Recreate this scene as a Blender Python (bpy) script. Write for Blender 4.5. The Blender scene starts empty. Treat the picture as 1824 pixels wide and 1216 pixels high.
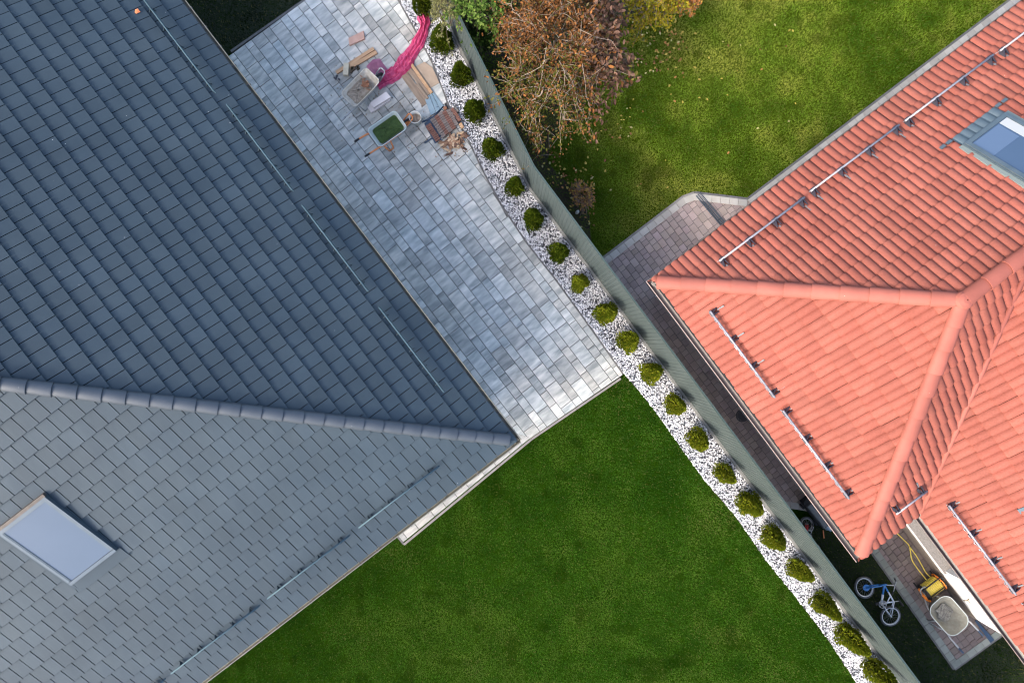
import bpy, bmesh, math, random
import numpy as np
from mathutils import Vector, Matrix
random.seed(7); RNG = np.random.default_rng(7)
SC = bpy.context.scene; COL = SC.collection
R = math.radians

# ---------------------------------------------------------------- camera, sky, sun
H = 15.6; F = 1216.0
cam = bpy.data.cameras.new('camera'); cam.lens = 24; cam.sensor_width = 36; cam.clip_end = 500
camo = bpy.data.objects.new('camera', cam); COL.objects.link(camo)
camo.location = (0, 0, H); SC.camera = camo
SUN_EL = 39.0
SUN_D = Vector((-.79, -.613)).normalized()             # horizontal direction towards the sun
world = bpy.data.worlds.new('World'); SC.world = world; world.use_nodes = True
wn = world.node_tree.nodes; wl = world.node_tree.links
sky = wn.new('ShaderNodeTexSky'); sky.sky_type = 'NISHITA'; sky.sun_disc = False
sky.sun_elevation = R(SUN_EL); sky.sun_rotation = math.atan2(SUN_D.x, SUN_D.y)
sky.air_density = 1.0; sky.dust_density = 4.0; sky.ozone_density = 1.0
wl.new(sky.outputs[0], wn['Background'].inputs[0]); wn['Background'].inputs[1].default_value = .15
sun = bpy.data.lights.new('sun', 'SUN'); sun.energy = .75; sun.angle = R(6.0); sun.color = (1, .96, .90)
suno = bpy.data.objects.new('sun', sun); COL.objects.link(suno); suno.location = (-8, -6, 20)
ce, se = math.cos(R(SUN_EL)), math.sin(R(SUN_EL))
suno.rotation_euler = Vector((-SUN_D.x*ce, -SUN_D.y*ce, -se)).to_track_quat('-Z', 'Y').to_euler()
SC.view_settings.view_transform = 'Standard'; SC.view_settings.look = 'None'
SC.view_settings.exposure = 1.85; SC.view_settings.gamma = 1.0
SC.cycles.filter_width = 1.1

# ---------------------------------------------------------------- helpers
def P(x, y, z=0.0):
    d = (H - z)/F
    return Vector(((x-912)*d, -(y-608)*d, z))
def V2(p): return Vector((p[0], p[1]))
def tag(o, label=None, cat=None, group=None, kind=None):
    if label: o['label'] = label
    if cat: o['category'] = cat
    if group: o['group'] = group
    if kind: o['kind'] = kind
    return o
def thing(name, label, cat, loc=(0, 0, 0), rz=0.0, group=None):
    o = bpy.data.objects.new(name, None); COL.objects.link(o); o.empty_display_size = .2
    o.location = loc; o.rotation_euler = (0, 0, rz)
    return tag(o, label, cat, group)
def wloc(o):
    v = Vector((0, 0, 0))
    while o is not None:
        v = v + o.location; o = o.parent
    return v
def link(name, me, mat, parent=None):
    me.materials.append(mat)
    o = bpy.data.objects.new(name, me); COL.objects.link(o)
    if parent is not None: o.parent = parent
    return o
class MB:
    def __init__(s): s.v = []; s.f = []; s.t = []; s.cur = (1, 1, 1, 0)
    def tint(s, *c): s.cur = tuple(c) if len(c) == 4 else tuple(c)+(random.random(),)
    def add(s, vs, fs):
        b = len(s.v)
        s.v += [tuple(p) for p in vs]; s.t += [s.cur]*len(vs)
        s.f += [tuple(i+b for i in f) for f in fs]
    def box(s, c, size, rz=0.0, M=None, taper=1.0):
        hx, hy, hz = size[0]/2, size[1]/2, size[2]/2
        vs = [Vector((x*hx*(taper if z > 0 else 1), y*hy*(taper if z > 0 else 1), z*hz)) for z in (-1, 1) for y in (-1, 1) for x in (-1, 1)]
        if M is None: M = Matrix.Rotation(rz, 3, 'Z')
        c = Vector(c)
        s.add([c + M @ p for p in vs], [(0, 2, 3, 1), (4, 5, 7, 6), (0, 1, 5, 4), (2, 6, 7, 3), (0, 4, 6, 2), (1, 3, 7, 5)])
    def bar(s, a, b, w, h):                               # box beam between two points
        a, b = Vector(a), Vector(b); d = b-a; L = d.length; x = d/L
        up = Vector((0, 0, 1)) if abs(x.z) < .95 else Vector((1, 0, 0))
        y = up.cross(x).normalized(); z = x.cross(y)
        M = Matrix((x, y, z)).transposed()
        s.box((a+b)/2, (L, w, h), M=M)
    def tube(s, pts, r, n=8, closed=False, r2=None):
        pts = [Vector(p) for p in pts]; N = len(pts); vs = []; fs = []
        prev = None
        for i, p in enumerate(pts):
            a = pts[(i-1) % N] if (closed or i > 0) else p
            b = pts[(i+1) % N] if (closed or i < N-1) else p
            t = (b-a).normalized()
            if prev is None:
                u = Vector((0, 0, 1)) if abs(t.z) < .9 else Vector((1, 0, 0))
                y = u.cross(t).normalized()
            else:
                y = (prev - t*prev.dot(t)).normalized()
            prev = y; z = t.cross(y)
            rr = r if r2 is None else r + (r2-r)*i/max(1, N-1)
            for k in range(n):
                q = 2*math.pi*k/n; vs.append(p + y*(math.cos(q)*rr) + z*(math.sin(q)*rr))
        for i in range(N if closed else N-1):
            j = (i+1) % N
            for k in range(n):
                l = (k+1) % n; fs.append((i*n+k, i*n+l, j*n+l, j*n+k))
        if not closed: fs += [tuple(range(n))[::-1], tuple((N-1)*n+k for k in range(n))]
        s.add(vs, fs)
    def prism(s, poly, z0, z1, bevel=0.0):                # poly: list of 2-D points
        a = sum(poly[i][0]*poly[(i+1) % len(poly)][1]-poly[(i+1) % len(poly)][0]*poly[i][1] for i in range(len(poly)))
        if a < 0: poly = poly[::-1]
        n = len(poly)
        if bevel:
            c = Vector((sum(p[0] for p in poly)/n, sum(p[1] for p in poly)/n))
            def ins(p):
                d = c-Vector((p[0], p[1])); return Vector((p[0], p[1]))+d.normalized()*min(bevel*1.4, d.length*.5)
            vs = [(p[0], p[1], z0) for p in poly]+[(p[0], p[1], z1-bevel) for p in poly]+[(*ins(p), z1) for p in poly]
            fs = [tuple(range(n))[::-1]]+[(i, (i+1) % n, n+(i+1) % n, n+i) for i in range(n)]+[(n+i, n+(i+1) % n, 2*n+(i+1) % n, 2*n+i) for i in range(n)]+[tuple(2*n+i for i in range(n))]
        else:
            vs = [(p[0], p[1], z0) for p in poly]+[(p[0], p[1], z1) for p in poly]
            fs = [tuple(range(n))[::-1]]+[(i, (i+1) % n, n+(i+1) % n, n+i) for i in range(n)]+[tuple(n+i for i in range(n))]
        s.add(vs, fs)
    def loft(s, loops, cap0=False, cap1=False):
        n = len(loops[0]); vs = [p for l in loops for p in l]; fs = []
        for i in range(len(loops)-1):
            for k in range(n):
                l = (k+1) % n; fs.append((i*n+k, i*n+l, (i+1)*n+l, (i+1)*n+k))
        if cap0: fs.append(tuple(range(n))[::-1])
        if cap1: fs.append(tuple((len(loops)-1)*n+k for k in range(n)))
        s.add(vs, fs)
    def mesh(s, name, off=(0, 0, 0), smooth=False):
        me = bpy.data.meshes.new(name)
        o = Vector(off)
        me.from_pydata([(p[0]-o.x, p[1]-o.y, p[2]-o.z) for p in s.v], [], s.f)
        a = me.attributes.new('tint', 'FLOAT_COLOR', 'POINT')
        a.data.foreach_set('color', np.array(s.t, dtype=np.float32).ravel())
        if smooth: me.polygons.foreach_set('use_smooth', [True]*len(me.polygons))
        me.update(); return me
    def build(s, name, mat, parent=None, smooth=False, local=False):
        off = wloc(parent) if (parent is not None and not local) else (0, 0, 0)
        return link(name, s.mesh(name, off, smooth), mat, parent)
    def solo(s, name, mat, label, cat, base, group=None, smooth=False, kind=None):   # one-mesh thing with its origin at its base
        o = link(name, s.mesh(name, base, smooth), mat); o.location = base
        return tag(o, label, cat, group, kind)
def np_mesh(name, verts, faces, tint=None, smooth=False):
    me = bpy.data.meshes.new(name); n, k = faces.shape
    me.vertices.add(len(verts)); me.vertices.foreach_set('co', verts.astype(np.float32).ravel())
    me.loops.add(n*k); me.loops.foreach_set('vertex_index', faces.astype(np.int32).ravel())
    me.polygons.add(n); me.polygons.foreach_set('loop_start', np.arange(0, n*k, k, dtype=np.int32))
    me.polygons.foreach_set('loop_total', np.full(n, k, dtype=np.int32))
    if smooth: me.polygons.foreach_set('use_smooth', np.ones(n, dtype=bool))
    if tint is not None:
        a = me.attributes.new('tint', 'FLOAT_COLOR', 'POINT'); a.data.foreach_set('color', tint.astype(np.float32).ravel())
    me.update(calc_edges=True); return me
def inpoly(x, y, poly):
    c = np.zeros(len(x), dtype=bool); n = len(poly)
    for i in range(n):
        x0, y0 = poly[i][0], poly[i][1]; x1, y1 = poly[(i+1) % n][0], poly[(i+1) % n][1]
        if y0 == y1: continue
        c ^= ((y0 > y) != (y1 > y)) & (x < (x1-x0)*(y-y0)/(y1-y0)+x0)
    return c
def scatter(poly, dens):
    xs = [p[0] for p in poly]; ys = [p[1] for p in poly]
    n = int((max(xs)-min(xs))*(max(ys)-min(ys))*dens)
    x = RNG.uniform(min(xs), max(xs), n); y = RNG.uniform(min(ys), max(ys), n)
    m = inpoly(x, y, poly); return x[m], y[m]
def vnoise(x, y, sc, seed=0):                              # cheap smooth value noise in numpy, 0..1
    g = np.random.default_rng(seed).random((64, 64)); fx, fy = x*sc+100, y*sc+100
    ix, iy = np.floor(fx).astype(int), np.floor(fy).astype(int); tx, ty = fx-ix, fy-iy
    tx, ty = tx*tx*(3-2*tx), ty*ty*(3-2*ty)
    a = g[ix % 64, iy % 64]; b = g[(ix+1) % 64, iy % 64]; c = g[ix % 64, (iy+1) % 64]; d = g[(ix+1) % 64, (iy+1) % 64]
    return (a*(1-tx)+b*tx)*(1-ty)+(c*(1-tx)+d*tx)*ty

# ---------------------------------------------------------------- materials
def srgb(r, g, b): return tuple((((c/255+.055)/1.055)**2.4 if c/255 > .04045 else c/255/12.92) for c in (r, g, b))
def mat(name, c1, c2=None, scale=6.0, detail=4.0, rough=.75, metal=0.0, bump=None, tint=False, spec=.5,
        stretch=None, specks=None, big=None, trans=0.0, alpha=None, coord='pos', fine=None):
    m = bpy.data.materials.new(name); m.use_nodes = True; nt = m.node_tree; N = nt.nodes; L = nt.links
    b = N['Principled BSDF']; b.inputs['Roughness'].default_value = rough; b.inputs['Metallic'].default_value = metal
    b.inputs['Specular IOR Level'].default_value = spec
    if coord == 'pos': src = N.new('ShaderNodeNewGeometry').outputs['Position']
    else: src = N.new('ShaderNodeTexCoord').outputs['Object']
    at = N.new('ShaderNodeAttribute'); at.attribute_name = 'tint'
    if stretch:                                            # (rotation about z, scale x, y, z)
        mp = N.new('ShaderNodeMapping'); mp.vector_type = 'TEXTURE'
        mp.inputs['Rotation'].default_value = (0, 0, -stretch[0]); mp.inputs['Scale'].default_value = tuple(1/q for q in stretch[1:])
        L.new(src, mp.inputs['Vector']); vec = mp.outputs[0]
    else: vec = src
    def noise(sc, det, v=vec, four=False):
        n = N.new('ShaderNodeTexNoise'); n.inputs['Scale'].default_value = sc; n.inputs['Detail'].default_value = det
        n.inputs['Roughness'].default_value = .6
        if four:
            n.noise_dimensions = '4D'; mu = N.new('ShaderNodeMath'); mu.operation = 'MULTIPLY'; mu.inputs[1].default_value = 40
            L.new(at.outputs['Alpha'], mu.inputs[0]); L.new(mu.outputs[0], n.inputs['W'])
        L.new(v, n.inputs['Vector']); return n.outputs['Fac']
    def ramp(v, a, bb):
        r = N.new('ShaderNodeMapRange'); r.inputs[1].default_value = a; r.inputs[2].default_value = bb; L.new(v, r.inputs[0]); return r.outputs[0]
    def mix(fac, a, bb, typ='MIX'):
        x = N.new('ShaderNodeMix'); x.data_type = 'RGBA'; x.blend_type = typ
        for sock, val in ((x.inputs[0], fac), (x.inputs[6], a), (x.inputs[7], bb)):
            if isinstance(val, (int, float)): sock.default_value = val
            elif isinstance(val, tuple): sock.default_value = (*val[:3], 1)
            else: L.new(val, sock)
        return x.outputs[2]
    col = c1
    if c2 is not None: col = mix(ramp(noise(scale, detail, four=(tint == 'slab')), .3, .7), c1, c2)
    if big: col = mix(ramp(noise(big[0], 3, src), .35, .65), col, mix(1.0, col, big[1], 'MULTIPLY') if not isinstance(col, tuple) else tuple(p*q for p, q in zip(col, big[1])))
    if fine: col = mix(ramp(noise(fine[0], 2, src), .35, .65), col, mix(1.0, col, fine[1], 'MULTIPLY') if not isinstance(col, tuple) else tuple(p*q for p, q in zip(col, fine[1])))
    if tint: col = mix(1.0, col, at.outputs['Color'], 'MULTIPLY')
    if specks:                                             # (scale, size, colour)
        vo = N.new('ShaderNodeTexVoronoi'); vo.inputs['Scale'].default_value = specks[0]; L.new(src, vo.inputs['Vector'])
        lt = N.new('ShaderNodeMath'); lt.operation = 'LESS_THAN'; lt.inputs[1].default_value = specks[1]; L.new(vo.outputs['Distance'], lt.inputs[0])
        col = mix(lt.outputs[0], col, specks[2])
    if isinstance(col, tuple): b.inputs['Base Color'].default_value = (*col, 1)
    else: L.new(col, b.inputs['Base Color'])
    if bump:
        bp = N.new('ShaderNodeBump'); bp.inputs['Strength'].default_value = bump[1]; bp.inputs['Distance'].default_value = bump[2] if len(bump) > 2 else .01
        L.new(noise(bump[0], 4), bp.inputs['Height']); L.new(bp.outputs[0], b.inputs['Normal'])
    if trans:
        tr = N.new('ShaderNodeBsdfTranslucent'); ms = N.new('ShaderNodeMixShader'); ms.inputs[0].default_value = trans
        if isinstance(col, tuple): tr.inputs[0].default_value = (*col, 1)
        else: L.new(col, tr.inputs[0])
        L.new(b.outputs[0], ms.inputs[1]); L.new(tr.outputs[0], ms.inputs[2]); L.new(ms.outputs[0], N['Material Output'].inputs[0])
    if alpha is not None: b.inputs['Alpha'].default_value = alpha
    return m

A_E1 = R(180-52.6)                                         # left house, direction of the long eave
STREAK = -R(37.4)
M_tile = mat('slate_tile', (.0285, .046, .060), (.040, .060, .075), 1.1, 5, rough=.62, tint=True, spec=.3, bump=(60, .15, .003), specks=(3.4, .022, (.5, .5, .5)), big=(.45, (.86, .88, .9)), fine=(26, (.93, .94, .95)))
M_cap = mat('slate_ridge', (.043, .054, .068), (.055, .067, .082), 3, 3, rough=.5, specks=(5, .03, (.6, .6, .6)))
M_zinc = mat('zinc_gutter', (.13, .132, .112), (.19, .18, .145), 4, 3, rough=.5, metal=.3)
M_zincb = mat('dark_bracket', (.06, .06, .065), rough=.6)
M_guardblue = mat('blue_grey_rail', (.06, .10, .12), (.075, .115, .135), 9, 2, rough=.9, spec=.1)
M_render = mat('white_render', (.78, .76, .72), (.82, .80, .77), 3, 4, rough=.9, bump=(150, .2, .003))
M_plinth = mat('brown_plinth', (.17, .14, .115), (.24, .20, .16), 40, 4, rough=.9)
M_granite = mat('granite_sill', (.12, .105, .095), (.36, .33, .30), 90, 5, rough=.7)
M_deck = mat('roof_deck', (.008, .008, .009), rough=.9)
M_red = mat('red_tile', (.255, .079, .057), (.298, .097, .071), 2.2, 5, rough=.8, tint=True, spec=.2, big=(.6, (.90, .87, .86)), fine=(38, (.86, .84, .80)), specks=(3.6, .016, (.6, .5, .44)), bump=(120, .12, .002))
M_redcap = mat('red_ridge', (.27, .076, .052), (.315, .093, .065), 3, 5, rough=.75, big=(1.2, (.86, .83, .82)), specks=(4.5, .02, (.8, .65, .55)), tint=True)
M_redgutter = mat('brown_gutter', (.13, .10, .088), (.17, .14, .12), 5, 3, rough=.5, metal=.2)
M_bead = mat('gutter_lip', (.22, .165, .145), rough=.5)
M_felt = mat('grey_eave_strip', (.20, .185, .165), (.26, .24, .21), 8, 3, rough=.9)
M_navyb = mat('dark_teal_bracket', (.02, .035, .045), rough=.6)
M_silver = mat('galvanised_rail', (.20, .20, .225), (.34, .34, .37), 20, 3, rough=.45, metal=.3)
M_strap = mat('weathered_strap', (.10, .10, .105), (.16, .16, .165), 20, 3, rough=.6)
M_blackm = mat('black_bracket', (.028, .028, .04), rough=.5)
M_skyframe = mat('blue_grey_frame', (.065, .095, .115), (.085, .115, .135), 6, 2, rough=.45, metal=.25)
M_skyframe2 = mat('pale_blue_frame', (.075, .10, .12), (.09, .115, .135), 6, 2, rough=.4, metal=.2)
M_bluepane = mat('pale_blue_pane', (.058, .090, .135), (.067, .100, .148), .8, 3, rough=.45, spec=.4)  # flat pale blue surface of the left skylight
M_glass = mat('roof_glass', (.03, .055, .10), (.04, .07, .12), .9, 1, rough=.06, spec=1.0)
M_palerefl = mat('pale_reflection', (.33, .345, .35), rough=.5)
M_bluerefl = mat('blue_reflection', (.07, .11, .18), rough=.35)
M_paving = mat('grey_slab', (.24, .268, .262), (.685, .672, .62), 2.6, 6, rough=.85, spec=.25, big=(.55, (.90, .885, .86)), tint='slab', stretch=(STREAK, .8, 3.4, 1), bump=(30, .25, .004), fine=(60, (.9, .9, .92)))
M_joint = mat('joint_sand', (.05, .05, .052), rough=.95)
M_kerb = mat('concrete_kerb', (.17, .155, .135), (.23, .21, .185), 7, 4, rough=.9, bump=(60, .3, .004))
M_kerbd = mat('dark_kerb', (.09, .085, .08), (.14, .135, .13), 9, 4, rough=.95)
M_redpaver = mat('brown_paver', (.285, .215, .19), (.365, .29, .26), 2.2, 4, rough=.85, tint='slab', bump=(60, .3, .004), fine=(70, (.88, .88, .88)))
M_buffpaver = mat('buff_paver', (.33, .305, .265), (.41, .38, .34), 5, 4, rough=.85, tint='slab', bump=(60, .3, .004))
M_greykerb = mat('grey_green_kerb_block', (.165, .18, .155), (.235, .245, .215), 5, 4, rough=.9, tint='slab', bump=(60, .3, .004))
M_bed = mat('gravel_bed', (.26, .26, .29), (.45, .45, .48), 50, 4, rough=.95)
M_stone = mat('gravel_chip', (.9, .9, .9), (.8, .8, .8), 8, 3, rough=.7, tint=True)
M_lawn1 = mat('lawn_soil', (.010, .030, .001), (.020, .050, .002), 1.3, 5, rough=1, spec=0, fine=(30, (.6, .65, .6)))
M_lawn2 = mat('meadow_soil', (.032, .055, .002), (.06, .085, .006), 1.6, 5, rough=1, spec=0, fine=(30, (.6, .65, .6)))
M_dark = mat('shade_painted_turf', (.006, .010, .003), (.012, .02, .005), 2, 5, rough=.95)  # near-black base colour carries the shade of house and fence
M_soil = mat('soil', (.022, .018, .010), (.05, .038, .02), 4, 6, rough=1.0, fine=(25, (.6, .6, .6)))
M_blade = mat('grass_blade', (1, 1, 1), rough=.9, tint=True, spec=.0, trans=.25)
M_fence = mat('grey_green_sheet', (.046, .062, .059), (.060, .078, .074), 2.5, 3, rough=.55, spec=.4)
M_fencecap = mat('dark_green_cap', (.03, .05, .045), rough=.5)
M_conc = mat('base_board_concrete', (.13, .135, .13), (.20, .20, .19), 6, 4, rough=.95)
M_leaf = mat('leaf', (1, 1, 1), rough=.75, tint=True, spec=.06, trans=.3)
M_bark = mat('bark', (.20, .15, .11), (.30, .24, .18), 20, 4, rough=.9)
M_barkd = mat('dark_bark', (.06, .045, .03), (.1, .075, .05), 20, 4, rough=.9)

# ---------------------------------------------------------------- the setting
def poly(px, z=0.0): return [V2(P(x, y, z)) for x, y in px]
def sheet(name, pts, z, m, kind='structure'):
    b = MB(); a = sum(pts[i][0]*pts[(i+1) % len(pts)][1]-pts[(i+1) % len(pts)][0]*pts[i][1] for i in range(len(pts)))
    if a < 0: pts = pts[::-1]
    b.add([(p[0], p[1], z) for p in pts], [tuple(range(len(pts)))])
    return tag(b.build(name, m), kind=kind)
sheet('ground', [(-70, -70), (70, -70), (70, 70), (-70, 70)], -.05, M_lawn1)

GR_IN = [(655, -90), (711, 0), (729.6, 33), (754, 77), (772, 112), (792, 163), (805, 200), (820, 222), (838, 254), (860, 300), (893, 362), (939, 431), (991, 497), (1044, 570), (1111, 664), (1162, 725), (1211, 794), (1251, 850), (1310, 919), (1363, 995), (1424, 1071), (1477, 1141), (1526, 1216), (1590, 1310)]
FB = [(738, -80), (802, 49), (945, 337), (1672, 1310)]     # foot of the fence
GR_POLY = poly(GR_IN + FB[::-1])
LAWN_MAIN = poly([(1111, 664), (940, 788), (716, 972), (600, 900), (200, 1180), (150, 1420), (1665, 1420)] + GR_IN[:13:-1])
LAWN_MAIN = poly([(1113, 668), (930, 790), (700, 760), (80, 1250), (80, 1430), (1670, 1430)] + GR_IN[:14:-1])
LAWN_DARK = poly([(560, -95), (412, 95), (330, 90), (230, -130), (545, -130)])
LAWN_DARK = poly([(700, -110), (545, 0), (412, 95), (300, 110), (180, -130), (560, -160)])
FENCE_R = [(738+14, -80), (802+12, 49), (945+12, 337), (1085, 520)]
LAWN_RIGHT = poly([(752, -120), (814, 49), (955, 337), (1068, 468), (1217, 352), (1235, 344), (1332, 356), (1497, 231), (1800, 1), (1980, -130)])
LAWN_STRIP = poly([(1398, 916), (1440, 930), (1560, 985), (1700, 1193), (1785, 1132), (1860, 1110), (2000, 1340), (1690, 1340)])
sheet('lawn', LAWN_MAIN, .0, M_lawn1)
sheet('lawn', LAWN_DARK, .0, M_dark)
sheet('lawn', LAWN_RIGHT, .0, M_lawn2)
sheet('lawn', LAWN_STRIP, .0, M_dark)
SOIL = poly([(744, -110), (810, 49), (950, 337), (1062, 462), (1052, 420), (1050, 385), (1015, 330), (975, 290), (985, 245), (1030, 205), (1070, 140), (1090, 60), (1150, 20), (1160, -110)])
sheet('soil', SOIL, .006, M_soil)
sheet('gravel_bed', GR_POLY, .002, M_bed)

def grass(name, pts, dens, length, width, cols, seed, keep=None, hi=None):
    x, y = scatter(pts, dens)
    if keep is not None:
        m = keep(x, y); x, y = x[m], y[m]
    n = len(x); a = RNG.uniform(0, 2*np.pi, n); lean = RNG.uniform(.2, .95, n); Lh = length*RNG.uniform(.6, 1.25, n); w = width*RNG.uniform(.7, 1.3, n)
    dx, dy = np.cos(a), np.sin(a); sx, sy = -dy*w/2, dx*w/2
    tip = np.stack([x+dx*Lh*lean, y+dy*Lh*lean, Lh*np.sqrt(1-lean**2*.9)*.8+.004], 1)
    v = np.empty((n, 3, 3)); z = np.zeros(n)
    v[:, 0] = np.stack([x-sx, y-sy, z], 1); v[:, 1] = np.stack([x+sx, y+sy, z], 1); v[:, 2] = tip
    t = vnoise(x, y, .6, seed)*.42+vnoise(x, y, 1.9, seed+1)*.33+vnoise(x, y, 5, seed+2)*.25
    t = np.clip((t-.26)/.48, 0, 1)[:, None]
    c0, c1, c2 = (np.array(c) for c in cols)
    c = np.where(t < .5, c0*(1-2*t)+c1*2*t, c1*(2-2*t)+c2*(2*t-1))
    c = c*RNG.uniform(.65, 1.4, (n, 1))
    c = c*(1-.45*np.clip((vnoise(x, y, 2.6, seed+7)-.78)/.1, 0, 1))[:, None]
    c = c*(1+.07*np.tanh(3*np.sin((x*.79+y*.61)*2*np.pi/1.05+1.5*vnoise(x, y, .5, 3))))[:, None]
    dry = RNG.random(n) < .05+.10*(vnoise(x, y, 1.2, seed+9) > .8); c[dry] = c[dry]*.4+np.array((.22, .19, .07))*.6
    if hi is not None: c = hi(x, y, c)
    tint = np.ones((n, 3, 4)); tint[:, :, :3] = c[:, None, :]; tint[:, 2, :3] *= 1.15
    me = np_mesh(name, v.reshape(-1, 3), np.arange(n*3).reshape(-1, 3), tint.reshape(-1, 4))
    return tag(link(name, me, M_blade), kind='stuff')
VIEW = lambda x, y: (np.abs(x) < 12.6) & (np.abs(y) < 8.8)
grass('lawn_grass', LAWN_MAIN, 4200, .045, .011, ((.022, .064, .007), (.040, .097, .010), (.072, .128, .017)), 11, VIEW)
soilpx = SOIL
def keep_r(x, y):
    s = inpoly(x, y, soilpx); n = vnoise(x, y, 2.2, 77)
    return VIEW(x, y) & (~s | (RNG.random(len(x)) < .35+.5*(n > .55)))
grass('meadow_grass', LAWN_RIGHT, 4000, .055, .012, ((.040, .085, .008), (.110, .172, .018), (.21, .235, .040)), 31, keep_r)
grass('shade_painted_grass', LAWN_DARK, 2500, .05, .012, ((.006, .014, .003), (.010, .022, .004), (.016, .03, .006)), 41, VIEW)  # slate house's shadow painted into the blade colours
grass('shade_painted_grass', LAWN_STRIP, 3000, .05, .012, ((.012, .026, .005), (.020, .042, .007), (.035, .055, .012)), 51, VIEW)  # shade between fence and red house painted into the blade colours

# --- grey slab paving: courses run along the long eave of the slate house
C0 = P(918, 784, 2.65); C0z = 2.65
U1 = Vector((math.cos(A_E1), math.sin(A_E1))); U2 = Vector((-U1.y, U1.x))   # U1 along long eave (up left), U2 along short eave (down left)
def clip_poly(pts, a, n):                                   # keep the side where (p-a).n <= 0
    out = []
    for i in range(len(pts)):
        p, q = pts[i], pts[(i+1) % len(pts)]; dp, dq = (p-a).dot(n), (q-a).dot(n)
        if dp <= 0: out.append(p)
        if (dp < 0 < dq) or (dq < 0 < dp): out.append(p+(q-p)*(dp/(dp-dq)))
    return out
def slabs(name, region, origin, ux, uy, widths, lens, z, m, gap=.011, tints=None, thick=.06, jit=.0015):
    """courses of bevelled slabs along ux, stacked in uy; each slab clipped to the region polygon (any simple polygon, via bmesh-free test)"""
    us = [(p-origin).dot(ux) for p in region]; vs = [(p-origin).dot(uy) for p in region]
    b = MB(); v = min(vs); k = 0
    while v < max(vs):
        w = widths[k % len(widths)]; u = min(us)-random.random()*.6
        while u < max(us):
            L = random.choice(lens[k % len(widths)])
            q = [origin+ux*a+uy*c for a, c in ((u+gap/2, v+gap/2), (u+L-gap/2, v+gap/2), (u+L-gap/2, v+w-gap/2), (u+gap/2, v+w-gap/2))]
            ins = inpoly(np.array([p.x for p in q]), np.array([p.y for p in q]), region)
            ok = ins.all()
            if not ok:
                cc = (q[0]+q[2])/2
                if ins.any() or inpoly(np.array([cc.x]), np.array([cc.y]), region)[0]:
                    for i in range(len(region)):              # cut by the edges that pass close to this slab
                        a0, a1 = region[i], region[(i+1) % len(region)]; d = (a1-a0); Ld = d.length; d = d/Ld
                        n = Vector((d.y, -d.x))
                        t = (cc-a0).dot(d)
                        e0 = (a0-region[i-1]).normalized().cross(d)*ORI[name] > 0; e1 = d.cross((region[(i+2) % len(region)]-a1).normalized())*ORI[name] > 0
                        if -.45 < t < Ld+.45 and abs((cc-a0).dot(n)) < max(L, w):
                            if sum(1 for p in region) and ORI[name] < 0: n = -n
                            if not(-(.45 if e0 else .05) < t < Ld+(.45 if e1 else .05)): continue
                            q = clip_poly(q, a0, n)
                            if len(q) < 3: break
                    ok = len(q) >= 3
            if ok:
                g = tints() if tints else (1, 1, 1)
                b.tint(*g)
                b.prism(q, z-thick, z+random.uniform(-jit, jit), bevel=.004)
            u += L
        v += w; k += 1
    return b
ORI = {}
def area2(p): return sum(p[i].x*p[(i+1) % len(p)].y-p[(i+1) % len(p)].x*p[i].y for i in range(len(p)))
PAVE = poly([(711+2, 0), (655, -90), (640, -95), (545, 0), (415, 95), (440, 160), (700, 560), (875, 760)] + [(928, 793), (1111, 667)] + GR_IN[13:0:-1], .03)
PAVE = poly([(650, -90), (545, 0), (415, 95), (360, 130), (640, 540), (840, 800), (926, 793), (1109, 667)] + [(x-3, y+1) for x, y in GR_IN[13:0:-1]], .03)
ORI['paving'] = area2(PAVE)
def t_slab():
    v = random.choice((.76, .86, .94, 1.0, 1.06, 1.12)); w = random.uniform(-.03, .03)
    return (v*(1+w), v, v*(1-w*.8))
sheet('paving_bed', PAVE, .008, M_joint)
O_pave = V2(P(926, 793, .03))
tag(slabs('paving', PAVE, O_pave, U1, U2, (.31, .19), ((.5, .58, .64), (.26, .36, .45)), .03, M_paving, tints=t_slab).build('paving', M_paving), kind='structure')
WALK = poly([(940, 768), (952, 776), (716, 967), (703, 958)], .03)
WALK = poly([(905, 790), (926, 795), (938, 785), (716, 966), (690, 935)], .03)
WALK = poly([(880, 760), (945, 779), (717, 966), (660, 895)], .03)
ORI['walk'] = area2(WALK)
def t_walk(): v = random.uniform(.68, .84); return (v*1.03, v, v*.98)
sheet('paving_bed', WALK, .010, M_joint)
tag(slabs('walk', WALK, V2(P(945, 779, .03)), U2, -U1*-1, (.40,), ((.34, .42, .46),), .034, M_paving, tints=t_walk).build('path', M_paving), kind='structure')
def kerb(name, pts, w, z0, z1, m, seg=None, side=1):
    b = MB()
    for i in range(len(pts)-1):
        a, c = Vector(pts[i]), Vector(pts[i+1]); d = (c-a); L = d.length; d /= L; n = Vector((-d.y, d.x))*w*side
        k = max(1, round(L/seg)) if seg else 1
        for j in range(k):
            p = a+d*(L*j/k+(.003 if seg else 0)); q = a+d*(L*(j+1)/k-(.003 if seg else 0))
            g = random.uniform(.85, 1.1); b.tint(g, g, g)
            b.prism([p, q, q+n, p+n], z0, z1+random.uniform(-.001, .001), bevel=.004)
    return tag(b.build(name, m), kind='structure')
kerb('kerb', [V2(P(1105, 672, .03)), V2(P(946, 780, .03)), V2(P(718, 968, .03))], .05, -.1, .036, M_kerb, 1.0, 1)
kerb('kerb', [V2(P(718, 970, .03)), V2(P(700, 948, .03))], .05, -.1, .033, M_kerbd, None, -1)
kerb('kerb', [V2(P(x, y, .03)) for x, y in GR_IN[1:15]], .05, -.1, .026, M_kerbd, None, -1)
kerb('kerb', [V2(P(545, 0, .03)), V2(P(412, 93, .03))], .05, -.1, .026, M_kerbd, None, -1)

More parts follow.
